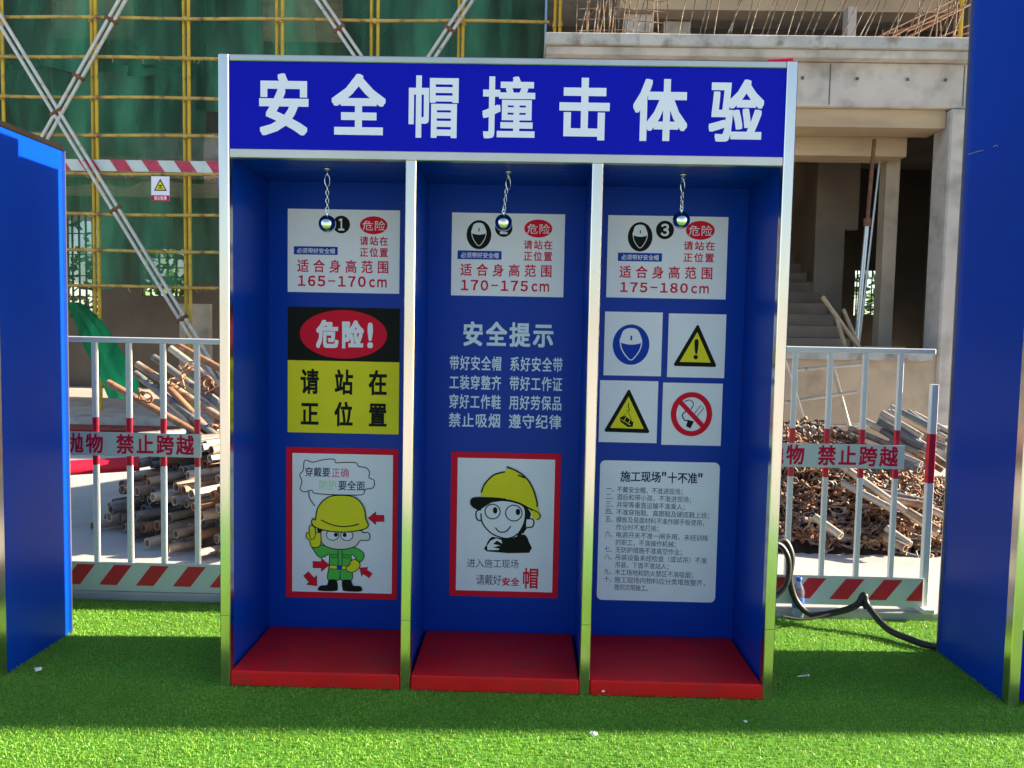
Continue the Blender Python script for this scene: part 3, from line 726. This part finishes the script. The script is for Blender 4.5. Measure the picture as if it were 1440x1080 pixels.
P.ell(mb, K, 371, 617, 13, 14, 9); P.ell(mb, K, 428, 617, 13, 14, 9)
P.poly(mb, K, [(248,580),(285,588),(270,612),(252,600)], 7)
shape('ink_yellow', [(238,520),(250,450),(285,395),(335,362),(400,353),(470,358),(520,385),(555,440),(565,505),(582,545),(560,572),(480,592),(400,598),(310,590),(240,570),(214,540),(222,512)], 10, 7, 4)
P.stroke(mb, K, [(276,520),(330,545),(400,560),(470,555),(522,540)], 7, 12, False, 5)
shape('ink_yellow', [(212,700),(200,660),(178,640),(182,610),(200,605),(196,575),(210,555),(235,575),(240,605),(268,605),(275,640),(270,690),(240,705)], 8, 6, 3)
P.stroke(mb, K, [(198,612),(210,650),(232,640),(240,606)], 5, 10, False, 4)
shape('ink_yellow', [(470,790),(500,780),(530,810),(515,845),(480,866),(445,858),(440,835),(462,815)], 6, 5, 3)
for a0, a1 in ((255, 385), (415, 545)):
    P.poly(mb, K, [(a0+20,960),(a0+60,955),(a0+70,922),(a1-10,922),(a1,975),(a1-15,995),(a0+10,996),(a0,980)] if a0 < 300 else [(a0,922),(a1-75,922),(a1-60,955),(a1-15,958),(a1,978),(a1-15,995),(a0+15,994),(a0,975)], 6, 3)
mb.build('worker_picture', b)
def arrow(cx, cy, L, ang):
    c, s = math.cos(R_(ang)), math.sin(R_(ang)); k = L/100; mb = MB()
    q = [(-50,-20),(0,-20),(0,-42),(50,0),(0,42),(0,20),(-50,20)]
    P.poly(mb, 'ink_red', [(cx+(a*c-d*s)*k, cy+(a*s+d*c)*k) for a, d in q], 3); P.stroke(mb, K, [(cx+(a*c-d*s)*k, cy+(a*s+d*c)*k) for a, d in q], 3, 4, True)
    mb.build('arrow', b)
arrow(630, 502, 105, 180); arrow(275, 822, 108, 0); arrow(562, 862, 90, 215); arrow(212, 925, 110, 48)

R2 = (.908, 1.427, .933, .238); b = board(R2, 'ink_red', 'helmet_poster', 'red bordered poster of a smiling face in a yellow cap-like helmet', 'poster'); P = Plane(R2, (60, 52, 780, 1046), YB)
mb = MB(); P.rect(mb, 'sheet_white', 103, 92, 742, 1006, 1); mb.build('white_field', b)
mb = MB()
P.poly(mb, K, [(340,630),(400,640),(470,636),(530,610),(560,615),(582,660),(585,735),(305,732),(300,690),(315,655)], 2, 2)
P.poly(mb, 'sheet_white', [(308,722),(306,690),(330,655),(365,640),(400,650),(405,675),(370,655),(345,680),(395,688),(345,702),(390,712),(380,720)], 3)
P.poly(mb, K, [(262,440),(270,410),(400,375),(520,385),(570,430),(592,470),(570,520),(560,560),(520,620),(480,600)], 2, 3)
P.poly(mb, 'sheet_white', [(265,440),(300,400),(400,382),(500,398),(545,430),(548,500),(530,560),(495,612),(440,634),(380,625),(320,590),(280,545),(262,500)], 3, 4)
P.stroke(mb, K, [(262,470),(268,525),(300,575),(350,615),(420,638),(470,630),(505,605)], 9, 4, False, 4)
P.stroke(mb, K, [(262,445),(235,452),(228,485),(240,515),(262,518)], 9, 4, False, 4)
P.poly(mb, 'sheet_white', [(565,500),(600,500),(612,525),(600,555),(565,562)], 3, 3); P.stroke(mb, K, [(565,500),(600,500),(612,525),(600,555),(565,562),(540,600)], 9, 4, False, 4)
for cx, cy, r in ((338, 455, 50), (478, 462, 54)): P.ell(mb, 'sheet_white', cx, cy, r, r, 5); P.ring(mb, K, cx, cy, r, r, 7, 6)
P.ell(mb, K, 355, 446, 15, 22, 7); P.ell(mb, K, 505, 453, 15, 22, 7)
P.stroke(mb, K, [(358,565),(380,590),(408,596),(435,585),(460,553)], 8, 5, False, 5)
P.poly(mb, 'ink_yellow', [(262,352),(275,290),(320,220),(370,190),(418,182),(422,158),(470,165),(520,195),(570,235),(610,300),(628,400),(650,470),(630,505),(600,480),(580,430),(480,378),(380,358)], 8, 2)
P.poly(mb, K, [(190,385),(205,362),(262,356),(380,358),(440,372),(330,392),(262,440),(225,440),(195,415)], 9, 2)
P.stroke(mb, K, [(262,325),(285,265),(340,205),(415,180)], 10, 9, False, 5); P.stroke(mb, K, [(425,146),(490,172),(555,220),(600,290),(628,380),(630,415)], 10, 9, False, 5)
P.stroke(mb, K, [(580,425),(640,455),(652,485),(630,505)], 7, 9, False, 4); P.stroke(mb, K, [(500,200),(545,218)], 10, 9); P.stroke(mb, K, [(440,372),(520,395),(600,440)], 9, 9, False, 4)
mb.build('face_picture', b)
mb = MB(); P.row(mb, 'ink_navy', '进入施工现场', 176, 516, 782, 846, 2, .01, .92); P.row(mb, 'ink_navy', '请戴好', 238, 404, 890, 966, 2, .01, .95)
P.row(mb, 'ink_red', '安全', 408, 522, 908, 968, 2, .03, .9); P.ch(mb, 'ink_red', '帽', 545, 835, 650, 985, 2, .02); mb.build('lettering', b)

# four pictogram plates and the rules board
QR = (1.617, 2.176, 1.608, .988); QC = (82, 41, 915, 1013)
def plate(a0, b0, a1, b1, name, label):
    Q = Plane(QR, QC, YB); p = Q.p(a0, b0, 0); q = Q.p(a1, b1, 0)
    return board((p[0], q[0], p[2], q[2]), 'sheet_white', name, label, 'sign', 'pictogram plates in the right bay'), Q
b, P = plate(82, 41, 482, 508, 'helmet_plate', 'white plate with blue disc showing a helmeted head'); mb = MB(); helmet_head(P, mb, 268, 280, 128, 148, 'ink_blue', 'sheet_white'); mb.build('pictogram', b)
def tri(P, mb, A, Bp, C, inner):
    cx, cy = (A[0]+Bp[0]+C[0])/3, (A[1]+Bp[1]+C[1])/3
    def rounded(pts, r):
        out = []
        for i, q in enumerate(pts):
            for o in (pts[i-1], pts[(i+1)%3]):
                d = Vector(o)-Vector(q); d.normalize(); out.append(tuple(Vector(q)+d*r))
        return out
    P.poly(mb, 'ink_black', rounded([A, Bp, C], 14), 1); P.poly(mb, 'ink_yellow', [(cx+(a-cx)*inner, cy+(c-cy)*inner) for a, c in (A, Bp, C)], 2)
b, P = plate(525, 46, 922, 512, 'caution_plate', 'white plate with yellow warning triangle and exclamation mark'); mb = MB()
tri(P, mb, (727,115), (870,432), (562,430), .70); P.poly(mb, 'ink_black', [(708,240),(735,240),(730,330),(714,330)], 3, 3); P.ell(mb, 'ink_black', 719, 362, 15, 17, 3); mb.build('pictogram', b)
b, P = plate(60, 545, 466, 1003, 'falling_load_plate', 'white plate with yellow triangle showing a hanging load'); mb = MB()
tri(P, mb, (263,600), (420,930), (92,926), .72)
P.poly(mb, K, [(205,815),(240,805),(300,850),(296,885),(262,888),(210,850)], 3); P.stroke(mb, 'ink_yellow', [(215,832),(280,872)], 5, 4); P.stroke(mb, 'ink_yellow', [(245,815),(232,850)], 5, 4); P.stroke(mb, 'ink_yellow', [(275,835),(262,870)], 5, 4)
P.stroke(mb, K, [(225,812),(262,770),(285,838)], 4, 3); P.stroke(mb, K, [(262,708),(262,745)], 6, 3); P.stroke(mb, K, [(262,745),(272,758),(262,768),(252,760)], 5, 3, False, 3); mb.build('pictogram', b)
b, P = plate(500, 553, 915, 1013, 'no_smoking_plate', 'white plate with red no smoking ring'); mb = MB()
P.poly(mb, K, [(680,825),(722,835),(700,888),(668,872)], 2); P.stroke(mb, K, [(722,780),(765,718),(788,735),(740,800)], 5, 2, True)
P.stroke(mb, K, [(650,690),(690,678),(715,705),(700,745)], 6, 2, False, 4); P.stroke(mb, K, [(665,760),(640,790),(660,830),(685,825)], 8, 2, False, 4)
P.stroke(mb, 'ink_red', [(610,680),(795,880)], 34, 3); P.ring(mb, 'ink_red', 703, 782, 125, 144, 38, 4, 56); mb.build('pictogram', b)

RR = (1.613, 2.176, .908, .236); b = board(RR, 'sheet_white', 'rules_board', 'white rounded board of small blue text listing ten site rules', 'sign', None, .025); P = Plane(RR, (38, 36, 868, 1063), YB)
mb = MB(); P.row(mb, 'ink_navy', '施工现场', 182, 462, 108, 190, 1, .02, .95); P.fit(mb, 'ink_navy', '"', 470, 496, 112, 140, 1, .02); P.row(mb, 'ink_navy', '十不准', 508, 716, 110, 194, 1, .02, .95); P.fit(mb, 'ink_navy', '"', 722, 748, 116, 144, 1, .02)
rules = [('一', '不戴安全帽，不准进现场；', 640), ('二', '酒后和带小孩，不准进现场；', 702), ('三', '井架等垂直运输不准乘人；', 660), ('四', '不准穿拖鞋、高跟鞋及硬底鞋上班；', 832),
         ('五', '模板及易腐材料不准作脚手板使用，', 798), ('', '作业时不准打闹；', 482), ('六', '电源开关不准一闸多用，未经训练', 806), ('', '的职工，不准操作机械；', 606),
         ('七', '无防护措施不准高空作业；', 650), ('八', '吊装设备未经检查（或试吊）不准', 800), ('', '吊装，下面不准站人；', 560), ('九', '木工场地和防火禁区不准吸烟；', 732),
         ('十', '施工现场内物料应分类堆放整齐，', 820), ('', '做到文明施工。', 418)]
for i, (n_, t_, e_) in enumerate(rules):
    y0 = 222+i*55.3; sl = .018
    if n_: P.row(mb, 'ink_navy', n_+'、', 85, 160, y0-4, y0+44, 1, .004, .9)
    P.row(mb, 'ink_navy', t_, 160, e_, y0, y0+47, 1, .006, .93, sl)
mb.build('lettering', b)

# ---------------- steel balls on chains
def link(mb, c, rot, a, bb, r):
    pts = []
    for k in range(14):
        t = 2*math.pi*k/14; q = Vector((bb*math.cos(t), 0, a*math.sin(t))); pts.append(Vector(c)+Matrix.Rotation(rot, 3, 'Z') @ q)
    mb.tube(pts, r, 6, closed=True)
def ball(x, y, z, label, seed):
    rnd = random.Random(seed)
    o = MB().m('chrome').sphere((x, y, z), .037, 40, 24).build('impact_ball', origin=(x, y, z-.037))
    tag(o, label, 'steel ball', 'steel balls hanging on chains')
    mb = MB().m('chrome'); top = 2.182; zb = z+.037
    mb.lathe((x, y, zb-.003), [(.007, 0), (.007, .010)], 10)
    link(mb, (x, y, zb+.012), .4, .010, .007, .002)
    dx = rnd.uniform(-.004, .018); zz = zb+.026; i = 0
    while zz < top-.07:
        t = (zz-zb)/(top-zb); link(mb, (x+dx*t, y, zz), (i%2)*1.57+.5, .0115, .0065, .0019); zz += .0175; i += 1
    link(mb, (x+dx, y, top-.048), .5, .026, .011, .0024); link(mb, (x+dx, y, top-.018), 1.9, .012, .008, .0024)
    mb.build('chain', o)
    MB().m('zinc').lathe((x+dx, y, top-.010), [(.004, 0), (.006, .004), (.016, .006), (.016, .0099)], 14).build('ceiling_hook', o)
ball(.388, .20, 1.950, 'chrome ball on chain before the 165-170cm sign', 1)
ball(1.144, .20, 1.967, 'chrome ball on chain before the 170-175cm sign', 2)
ball(1.900, .20, 1.990, 'chrome ball on chain before the 175-180cm sign', 3)

# ================================================================ NEIGHBOURING BOOTHS
lb = thing('display_booth', (-2.5, .3, 0), 'lower blue booth at the left with dark cap rail on its side wall', 'booth')
mesh('side_wall', lb, 'blue_panel', (-.966, -.940, .052, .505, 0, 2.308), (-4.3, -4.27, .052, .505, 0, 2.308))
mesh('back_wall', lb, 'blue_panel', (-4.269, -.967, .48, .505, 0, 2.308))
mesh('roof', lb, 'blue_panel', (-4.269, -.967, .01, .479, 2.28, 2.305))
for x in (-.985, -2.6, -4.31): MB().m('steel').bbox(x, x+.046, .0, .051, 0, 2.308, .003).build('post', lb)
MB().m('cap_brown').bbox(-4.32, -.934, -.004, .512, 2.3085, 2.334, .003).build('cap_rail', lb)
mesh('rear_trim', lb, 'steel_satin', (-.968, -.926, .5055, .512, 0, 2.3083))
rb = thing('exhibition_booth', (5.9, .3, 0), 'taller blue booth at the right edge with steel front post', 'booth')
mesh('side_wall', rb, 'blue_panel', (3.275, 3.305, .046, .55, 0, 3.25), (8.47, 8.5, .046, .55, 0, 3.25))
mesh('front_panel', rb, 'blue_vinyl', (3.318, 5.8, .012, .03, 0.02, 3.25), (5.86, 8.44, .012, .03, 0.02, 3.25))
mesh('back_wall', rb, 'blue_panel', (3.306, 8.469, .53, .55, 0, 3.25))
mesh('roof', rb, 'blue_panel', (3.306, 8.469, .031, .529, 3.22, 3.245))
for x in (3.268, 5.81, 8.45): MB().m('steel').bbox(x, x+.045, -.004, .045, 0, 3.26, .003).build('post', rb)
mesh('rear_trim', rb, 'steel_satin', (3.262, 3.305, .5505, .557, 0, 3.255))
a, b_ = at(1436, 852, 1, .008), at(1436, 886, 1, .008)
o = MB().m('sheet_white').box(a.x, a.x+.5, .008, .0118, b_.z, a.z); tag(o.build('paper_notice'), 'white notice low on the front of the right blue booth, cut by the frame', 'sign')
o = MB().m('zinc')
p = [at(u, v, 0, 3.272) for u, v in ((1362, 217), (1372, 214), (1382, 211), (1383, 212))]; o.tube(p, .0022, 5)
p = [at(u, v, 0, 3.272) for u, v in ((1397, 206), (1402, 204), (1404, 206))]; o.tube(p, .002, 5)
tag(o.build('wire_tie'), 'scrap of pale wire stuck out of the right booth side wall', 'wire')

# ================================================================ SITE FENCE
def fence_panel(c, dz, label):
    Y = 1.02; f = thing('barrier_panel', (c, Y, dz), label, 'fence', 'white and red site barrier panels')
    def bm(m='fence_white'): return MB().m(m)
    z0 = dz
    bm().bbox(c-.622, c+.622, Y-.016, Y+.016, z0+1.408, z0+1.438, .004).build('top_rail', f)
    def bar(x, w, name, r0, r1, top=1.4075):
        mb = bm(); mb.bbox(x-w, x+w, Y-w, Y+w, z0+.05, z0+r0, .002); mb.m('stripe_red').bbox(x-w, x+w, Y-w, Y+w, z0+r0, z0+r1, .002); mb.m('fence_white').bbox(x-w, x+w, Y-w, Y+w, z0+r1, z0+top, .002)
        mb.build(name, f)
    for k in range(-2, 4): bar(c-.113+.186*k, .0125, 'bar', .74, 1.0)
    for x in (c-.628, c+.628): bar(x, .0175, 'post', .72, .985, 1.44 if x < c else 1.25)
    tb = bm('board_grey').box(c-.515, c+.475, Y-.032, Y-.0185, z0+.795, z0+.922).build('text_board', f)
    mb = MB(); P = Plane((0, 1, 1, 0), (0, 1, 1, 0), Y-.032)
    for t, a0, a1 in (('禁止抛物', c-.475, c-.055), ('禁止跨越', c+.018, c+.438)): P.row(mb, 'ink_crimson', t, a0, a1, z0+.918, z0+.806, 1.5, .026, .86)
    # row() measures downwards, so the heights run from top to bottom
    mb.build('lettering', tb)
    kb = bm('board_grey').box(c-.61, c+.61, Y-.028, Y-.0145, z0+.050, z0+.205).build('kick_board', f)
    mb = MB(); x = c-.70
    while x < c+.6:
        q = [(x, .082), (x+.098, .082), (x+.098+.085, .194), (x+.085, .194)]
        q = [(min(max(a, c-.609), c+.609), z) for a, z in q]
        if q[1][0]-q[0][0]+q[2][0]-q[3][0] > .01: mb.m('stripe_red').add([(a, Y-.0295, z0+z) for a, z in q], [(0,1,2,3)])
        x += .2033
    mb.build('stripes', kb)
    mb = bm('fence_white')
    for x in (c-.628, c+.628): mb.bbox(x-.03, x+.03, Y-.07, Y+.07, z0+.038 if dz == 0 else .045, z0+.049, .002)
    mb.build('foot_plate', f)
    return f
fence_panel(-.97, 0, 'barrier panel in the gap between left booth and main booth')
fence_panel(.287, 0, 'barrier panel mostly hidden behind the left bay of the main booth')
fence_panel(1.543, .01, 'barrier panel mostly hidden behind the right bay of the main booth')
fence_panel(2.80, .022, 'barrier panel in the gap between main booth and right booth')

# ================================================================ TUBE HEAPS behind the fence
def stube(p0, p1, r, mt, label, group):
    o = MB().m(mt).tube([p0, p1], r, 12, hollow=.80).build('scaffold_tube')
    return tag(o, label, 'steel tube', group)
rnd = random.Random(11); n_t = 0
mts = ['rusty_tube', 'pale_tube', 'pale_tube', 'grey_tube', 'orange_tube', 'pale_tube']
for k in range(10):
    z = .045+.066*k
    for j in range(21):
        if k > 6+j*.5 or rnd.random() < (.34 if j < 9 else .12)+.02*k: continue
        t = j*.078+rnd.uniform(-.015, .015)+(.04 if k % 2 else 0)
        if k > 7 and j < 3: continue
        a0 = rnd.uniform(-.16, .22)+.045*k
        ang = R_(rnd.uniform(49, 62)); L = rnd.uniform(1.5, 2.3); dz = rnd.uniform(-.03, .10)
        p0 = Vector((-.62-.83*t+.56*a0, 1.66+.56*t+.83*a0, z+rnd.uniform(-.015, .015))); p1 = p0+Vector((math.cos(ang)*L, math.sin(ang)*L, dz))
        stube(p0, p1, rnd.uniform(.029, .036), rnd.choice(mts if j < 12 else mts+['grey_tube']*4+['rusty_tube']*2), 'used steel tube with its open end facing out of the left heap', 'tubes lying in the left heap'); n_t += 1  # left rows weighted to grey: their shade is put into the tube colour
up = [((152,538),(335,642),3.3,'orange_tube'), ((193,512),(330,600),3.5,'rusty_tube'), ((216,502),(330,585),3.6,'grey_tube'), ((240,490),(335,560),3.7,'pale_tube'),
      ((243,482),(330,530),3.8,'orange_tube'), ((190,525),(300,610),3.4,'grey_tube'), ((232,540),(340,655),3.3,'orange_tube'), ((250,530),(345,612),3.5,'pale_tube'),
      ((262,520),(345,580),3.6,'rusty_tube'), ((275,555),(345,640),3.4,'rusty_tube'), ((285,505),(350,540),3.7,'pale_tube'), ((215,545),(325,640),3.45,'pale_tube'), ((258,575),(350,700),3.2,'orange_tube'), ((280,520),(350,600),3.55,'orange_tube')]
for i, (a, c, Y, m_) in enumerate(up):
    p0 = at(*a, 1, Y); p1 = at(*c, 1, Y-.35); p1 = p1+(p1-p0)*.25
    stube(p0, p1, .030, m_, 'lowest rusty orange tube jutting furthest left above the left heap' if i == 0 else 'tube slanting up to the left above the left heap', 'tubes slanting out of the left heap')
def clamp_mesh(mb, c, s, rnd):
    q = Matrix.Rotation(rnd.uniform(0, 6.3), 3, 'X') @ Matrix.Rotation(rnd.uniform(0, 6.3), 3, 'Z')
    f = lambda *p: c+q @ (Vector(p)*s)
    mb.tube([f(math.cos(a)*.036, math.sin(a)*.036, 0) for a in np.linspace(.35, 5.6, 9)], .0062*s, 5)
    mb.tube([f(.03, .02, 0), f(.075, .028, 0)], .0055*s, 5); mb.tube([f(.03, -.02, 0), f(.07, -.028, 0)], .0055*s, 5)
    mb.tube([f(.06, -.045, 0), f(.06, .05, 0)], .006*s, 5); mb.tube([f(.06, .04, 0), f(.06, .055, 0)], .012*s, 6)
for (u, v, Y) in ((205, 556, 3.15), (243, 538, 3.3), (268, 515, 3.4), (300, 600, 3.1), (290, 536, 3.4)):
    mb = MB().m('orange_tube'); clamp_mesh(mb, at(u, v, 1, Y), 1.35, rnd); clamp_mesh(mb, at(u+3, v+3, 1, Y-.03), 1.2, rnd)
    tag(mb.build('tube_coupler'), 'rusty orange coupler clamped on a slanting tube of the left heap', 'coupler', 'couplers on the slanting tubes')
# dark red tube bundle and grey end block at the left heap's back
o = MB().m('stripe_red').tube([at(96, 658, 1, 2.5), at(196, 652, 1, 2.7)], .055, 14, hollow=.85); tag(o.build('red_pipe'), 'dark red thick pipe lying along the top left of the left heap', 'pipe')

# right heap: couplers (nobody could count them) with tubes on and in it
mb = MB(); rnd = random.Random(5)
def hh(x, y):
    a = max(0, 1-((x-3.2)/2.3)**2); b = max(0, min(1, (y-2.30)/1.0))*max(0, min(1, (4.6-y)/.8)); pk = .68-.30*max(0, min(1, (x-3.9)/.6)); return pk*a**.6*b**.75+.04*math.sin(x*7+y*5)*a*b
nx, ny = 60, 40; vs = []
for j in range(ny+1):
    for i in range(nx+1):
        x = 1.9+3.7*i/nx; y = 2.2+2.5*j/ny; vs.append((x, y, hh(x, y)-.03+rnd.uniform(-.02, .02)))
mb.m('heap_gap_shade').add(vs, [(j*(nx+1)+i, j*(nx+1)+i+1, (j+1)*(nx+1)+i+1, (j+1)*(nx+1)+i) for j in range(ny) for i in range(nx)])
for i in range(2300):
    x = rnd.uniform(2.1, 5.3); y = 2.34+rnd.random()**1.6*1.9; z = hh(x, y)
    if z < .03: continue
    mb.m(rnd.choice(('coupler_rust', 'coupler_rust', 'rusty_tube', 'grey_tube', 'rust', 'orange_tube')))
    clamp_mesh(mb, Vector((x, y, z+rnd.uniform(-.02, .05))), rnd.uniform(.95, 1.5), rnd)
tag(mb.build('coupler_heap'), 'heap of rusty scaffold couplers behind the right fence panel', 'couplers', kind='stuff')
Z8 = lambda zx, zy: (1080+zx/4, 480+zy/4)
rt = [((770,415),(1005,550),3.6,3.3,'pale_tube'), ((700,470),(910,605),3.5,3.2,'pale_tube'), ((745,530),(890,620),3.4,3.2,'rusty_tube'), ((600,475),(765,560),3.7,3.4,'pale_tube'),
      ((520,515),(700,590),3.6,3.3,'rusty_tube'), ((735,585),(885,645),3.3,3.15,'rusty_tube'), ((740,640),(862,692),3.2,3.05,'pale_tube'), ((730,680),(850,722),3.15,3.0,'grey_tube'),
      ((860,540),(1010,605),3.4,3.2,'grey_tube'), ((640,500),(800,575),3.65,3.4,'grey_tube'), ((780,500),(1000,590),3.5,3.3,'pale_tube'), ((880,480),(1060,495),3.8,3.8,'pale_tube'),
      ((500,760),(955,1085),2.75,2.42,'pale_tube'), ((490,835),(700,945),2.7,2.5,'pale_tube'), ((300,1015),(412,1095),2.45,2.32,'pale_tube'), ((640,850),(890,905),2.75,2.65,'grey_tube'),
      ((720,895),(880,920),2.65,2.6,'rusty_tube'), ((880,930),(1030,1000),2.6,2.5,'pale_tube'), ((700,1075),(800,1145),2.42,2.32,'pale_tube'), ((690,1120),(775,1165),2.38,2.28,'rusty_tube'), ((830,980),(960,1060),2.5,2.4,'rusty_tube'),
      ((270,510),(340,590),3.7,3.5,'pale_tube'), ((330,490),(390,590),3.75,3.5,'pale_tube'), ((420,520),(560,600),3.6,3.4,'rusty_tube'), ((160,480),(260,570),3.8,3.6,'rusty_tube')]
for i, (a, c, Ya, Yb, m_) in enumerate(rt):
    sh = .18 if 12 <= i <= 20 else .05
    p0, p1 = at(*Z8(*a), 1, Ya-sh), at(*Z8(*c), 1, Yb-sh); p0 = p0+(p0-p1)*.35
    top = i < 12 or i > 20
    stube(p0, p1, .027, m_, 'long pale tube sloping down right across the front of the coupler heap' if i == 12 else ('tube sloping right on top of the coupler heap' if top else 'tube end poking out low in the coupler heap'),
          'tubes on top of the right heap' if top else 'tubes low in the right heap')
for i in range(18):
    u0, v0 = rnd.uniform(1232, 1290), 0; v0 = 592+(u0-1232)*-.15+rnd.uniform(-14, 34); Y = 3.35+rnd.uniform(-.12, .2); k = rnd.uniform(.85, 1.15)
    stube(at(u0, v0, 1, Y+.15), at(u0+62*k, v0+rnd.uniform(30, 44)*k, 1, Y-.1), .026, rnd.choice(('pale_tube', 'pale_tube', 'grey_tube', 'rusty_tube')), 'tube sloping right on top of the coupler heap', 'tubes on top of the right heap')
# light stick frame leaning on the platform wall
for (a, c, lb_) in (((1102,503),(1142,625),'left sloping pole of the frame leaning on the platform wall'), ((1171,513),(1196,606),'right sloping pole of the frame leaning on the platform wall'),
                    ((1108,521),(1216,512),'top rail of the frame leaning on the platform wall'), ((1096,567),(1204,551),'middle rail of the frame leaning on the platform wall'),
                    ((1106,600),(1244,597),'long bottom rail before the platform wall, above the right heap')):
    o = MB().m('pale_tube').tube([at(*a, 1, 6.25), at(*c, 1, 6.15)], .022, 10)
    tag(o.build('frame_pole'), lb_, 'pole', 'poles of the leaning frame')

# ================================================================ CABLE, BOTTLE, LITTER
def hose(pts, r, label):
    q = spline([tuple(p) for p in pts], 8, False)
    return tag(MB().m('rubber').tube([Vector(p) for p in q], r, 10).build('black_cable'), label, 'cable', 'black cables by the right fence')
Zc = lambda zx, zy: (1080+zx/3, 720+zy/3)
A = lambda zx, zy, y: at(*Zc(zx, zy), 1, y)
g = at(1316, 909, 2, .02)
hose([A(-20, 150, .9), A(40,122,.93), A(75,125,.94), A(100,190,.93), A(92,285,.92), A(120,375,.92), A(185,432,.90), A(300,420,.88), A(375,392,.88), A(405,350,.88), A(420,395,.86), A(500,490,.75), at(1280, 899, 2, .025), g, g+Vector((.25,-.01,0))], .017,
     'thick black cable humping over and running to the right booth')
hose([A(-20, 140, .86), A(45,135,.9), A(85,195,.9), A(82,290,.89), A(45,345,.88), A(-20, 385, .86)], .014, 'black cable loop falling beside the main booth post')
hose([A(60, 440, .80), A(160,452,.82), A(260,430,.85), A(350,405,.86), A(395,392,.87), A(410,410,.86)], .007, 'thinner black cable lying along the thick one')
o = MB().m('bottle_plastic'); bc = at(1123, 860, 2, 0); bc = Vector((bc.x-.0, .945, 0)); bc.x = at(1123, 830, 1, .945).x
o.lathe(bc, [(.026,.002),(.030,.008),(.031,.05),(.028,.06),(.031,.07),(.031,.12),(.028,.128),(.031,.136),(.030,.16),(.022,.185),(.013,.205),(.012,.213)], 24)
o = o.build('water_bottle'); tag(o, 'empty clear plastic bottle with blue cap standing by the fence', 'bottle')
MB().m('bottle_blue').lathe(bc, [(.0145,.2135),(.015,.216),(.015,.232),(.013,.234)], 18).build('cap', o)
MB().m('bottle_blue').lathe(bc, [(.0316,.071),(.0316,.118)], 24).build('bottle_label', o)
def scrap(x, y, z, s, label, seed):
    rr = random.Random(seed); mb = MB().m('paper'); c = Vector((x, y, z+s*.45)); vs = []
    n, m_ = 7, 5
    for j in range(m_+1):
        for i in range(n):
            th = math.pi*j/m_; ph = 2*math.pi*i/n; r = s*rr.uniform(.4, 1.0); vs.append(c+Vector((math.sin(th)*math.cos(ph)*r, math.sin(th)*math.sin(ph)*r*.7, math.cos(th)*r*.5)))
    mb.add(vs, [(j*n+i, j*n+(i+1)%n, (j+1)*n+(i+1)%n, (j+1)*n+i) for j in range(m_) for i in range(n)])
    tag(mb.build('paper_scrap'), label, 'litter')
scrap(1.532, -.361, .012, .022, 'crumpled grey paper scrap on the sunlit grass in front', 1)
scrap(1.60, -.013, .02, .009, 'tiny pale scrap at the front of the right red step', 2)
scrap(2.129, -.222, .012, .010, 'tiny white scrap at the shadow edge near the right bay', 3)
scrap(-.82, .07, .006, .022, 'dirty white lump at the foot of the left booth side wall', 4)
scrap(3.36, -.03, .0, .03, 'pale plaster lump at the foot of the right booth post', 5)
o = MB().m('zinc').tube([(2.47, .19, .02), (2.52, .20, .022)], .004, 8).tube([(2.515, .199, .022), (2.523, .2, .022)], .008, 8)
tag(o.build('screw'), 'single pale screw lying on the shaded grass right of the booth', 'screw')

o = MB().m('ink_crimson'); o.add([(2.19,.02,2.590),(2.285,.015,2.590),(2.285,.12,2.591),(2.19,.10,2.590),(2.19,.02,2.600),(2.285,.015,2.606),(2.285,.12,2.604),(2.19,.10,2.598)], [(0,3,2,1),(4,5,6,7),(0,1,5,4),(1,2,6,5),(2,3,7,6),(3,0,4,7)])
tag(o.build('red_cloth'), 'scrap of red cloth on the top right corner of the main booth sign', 'cloth')
bpy.data.objects.remove(_fo)
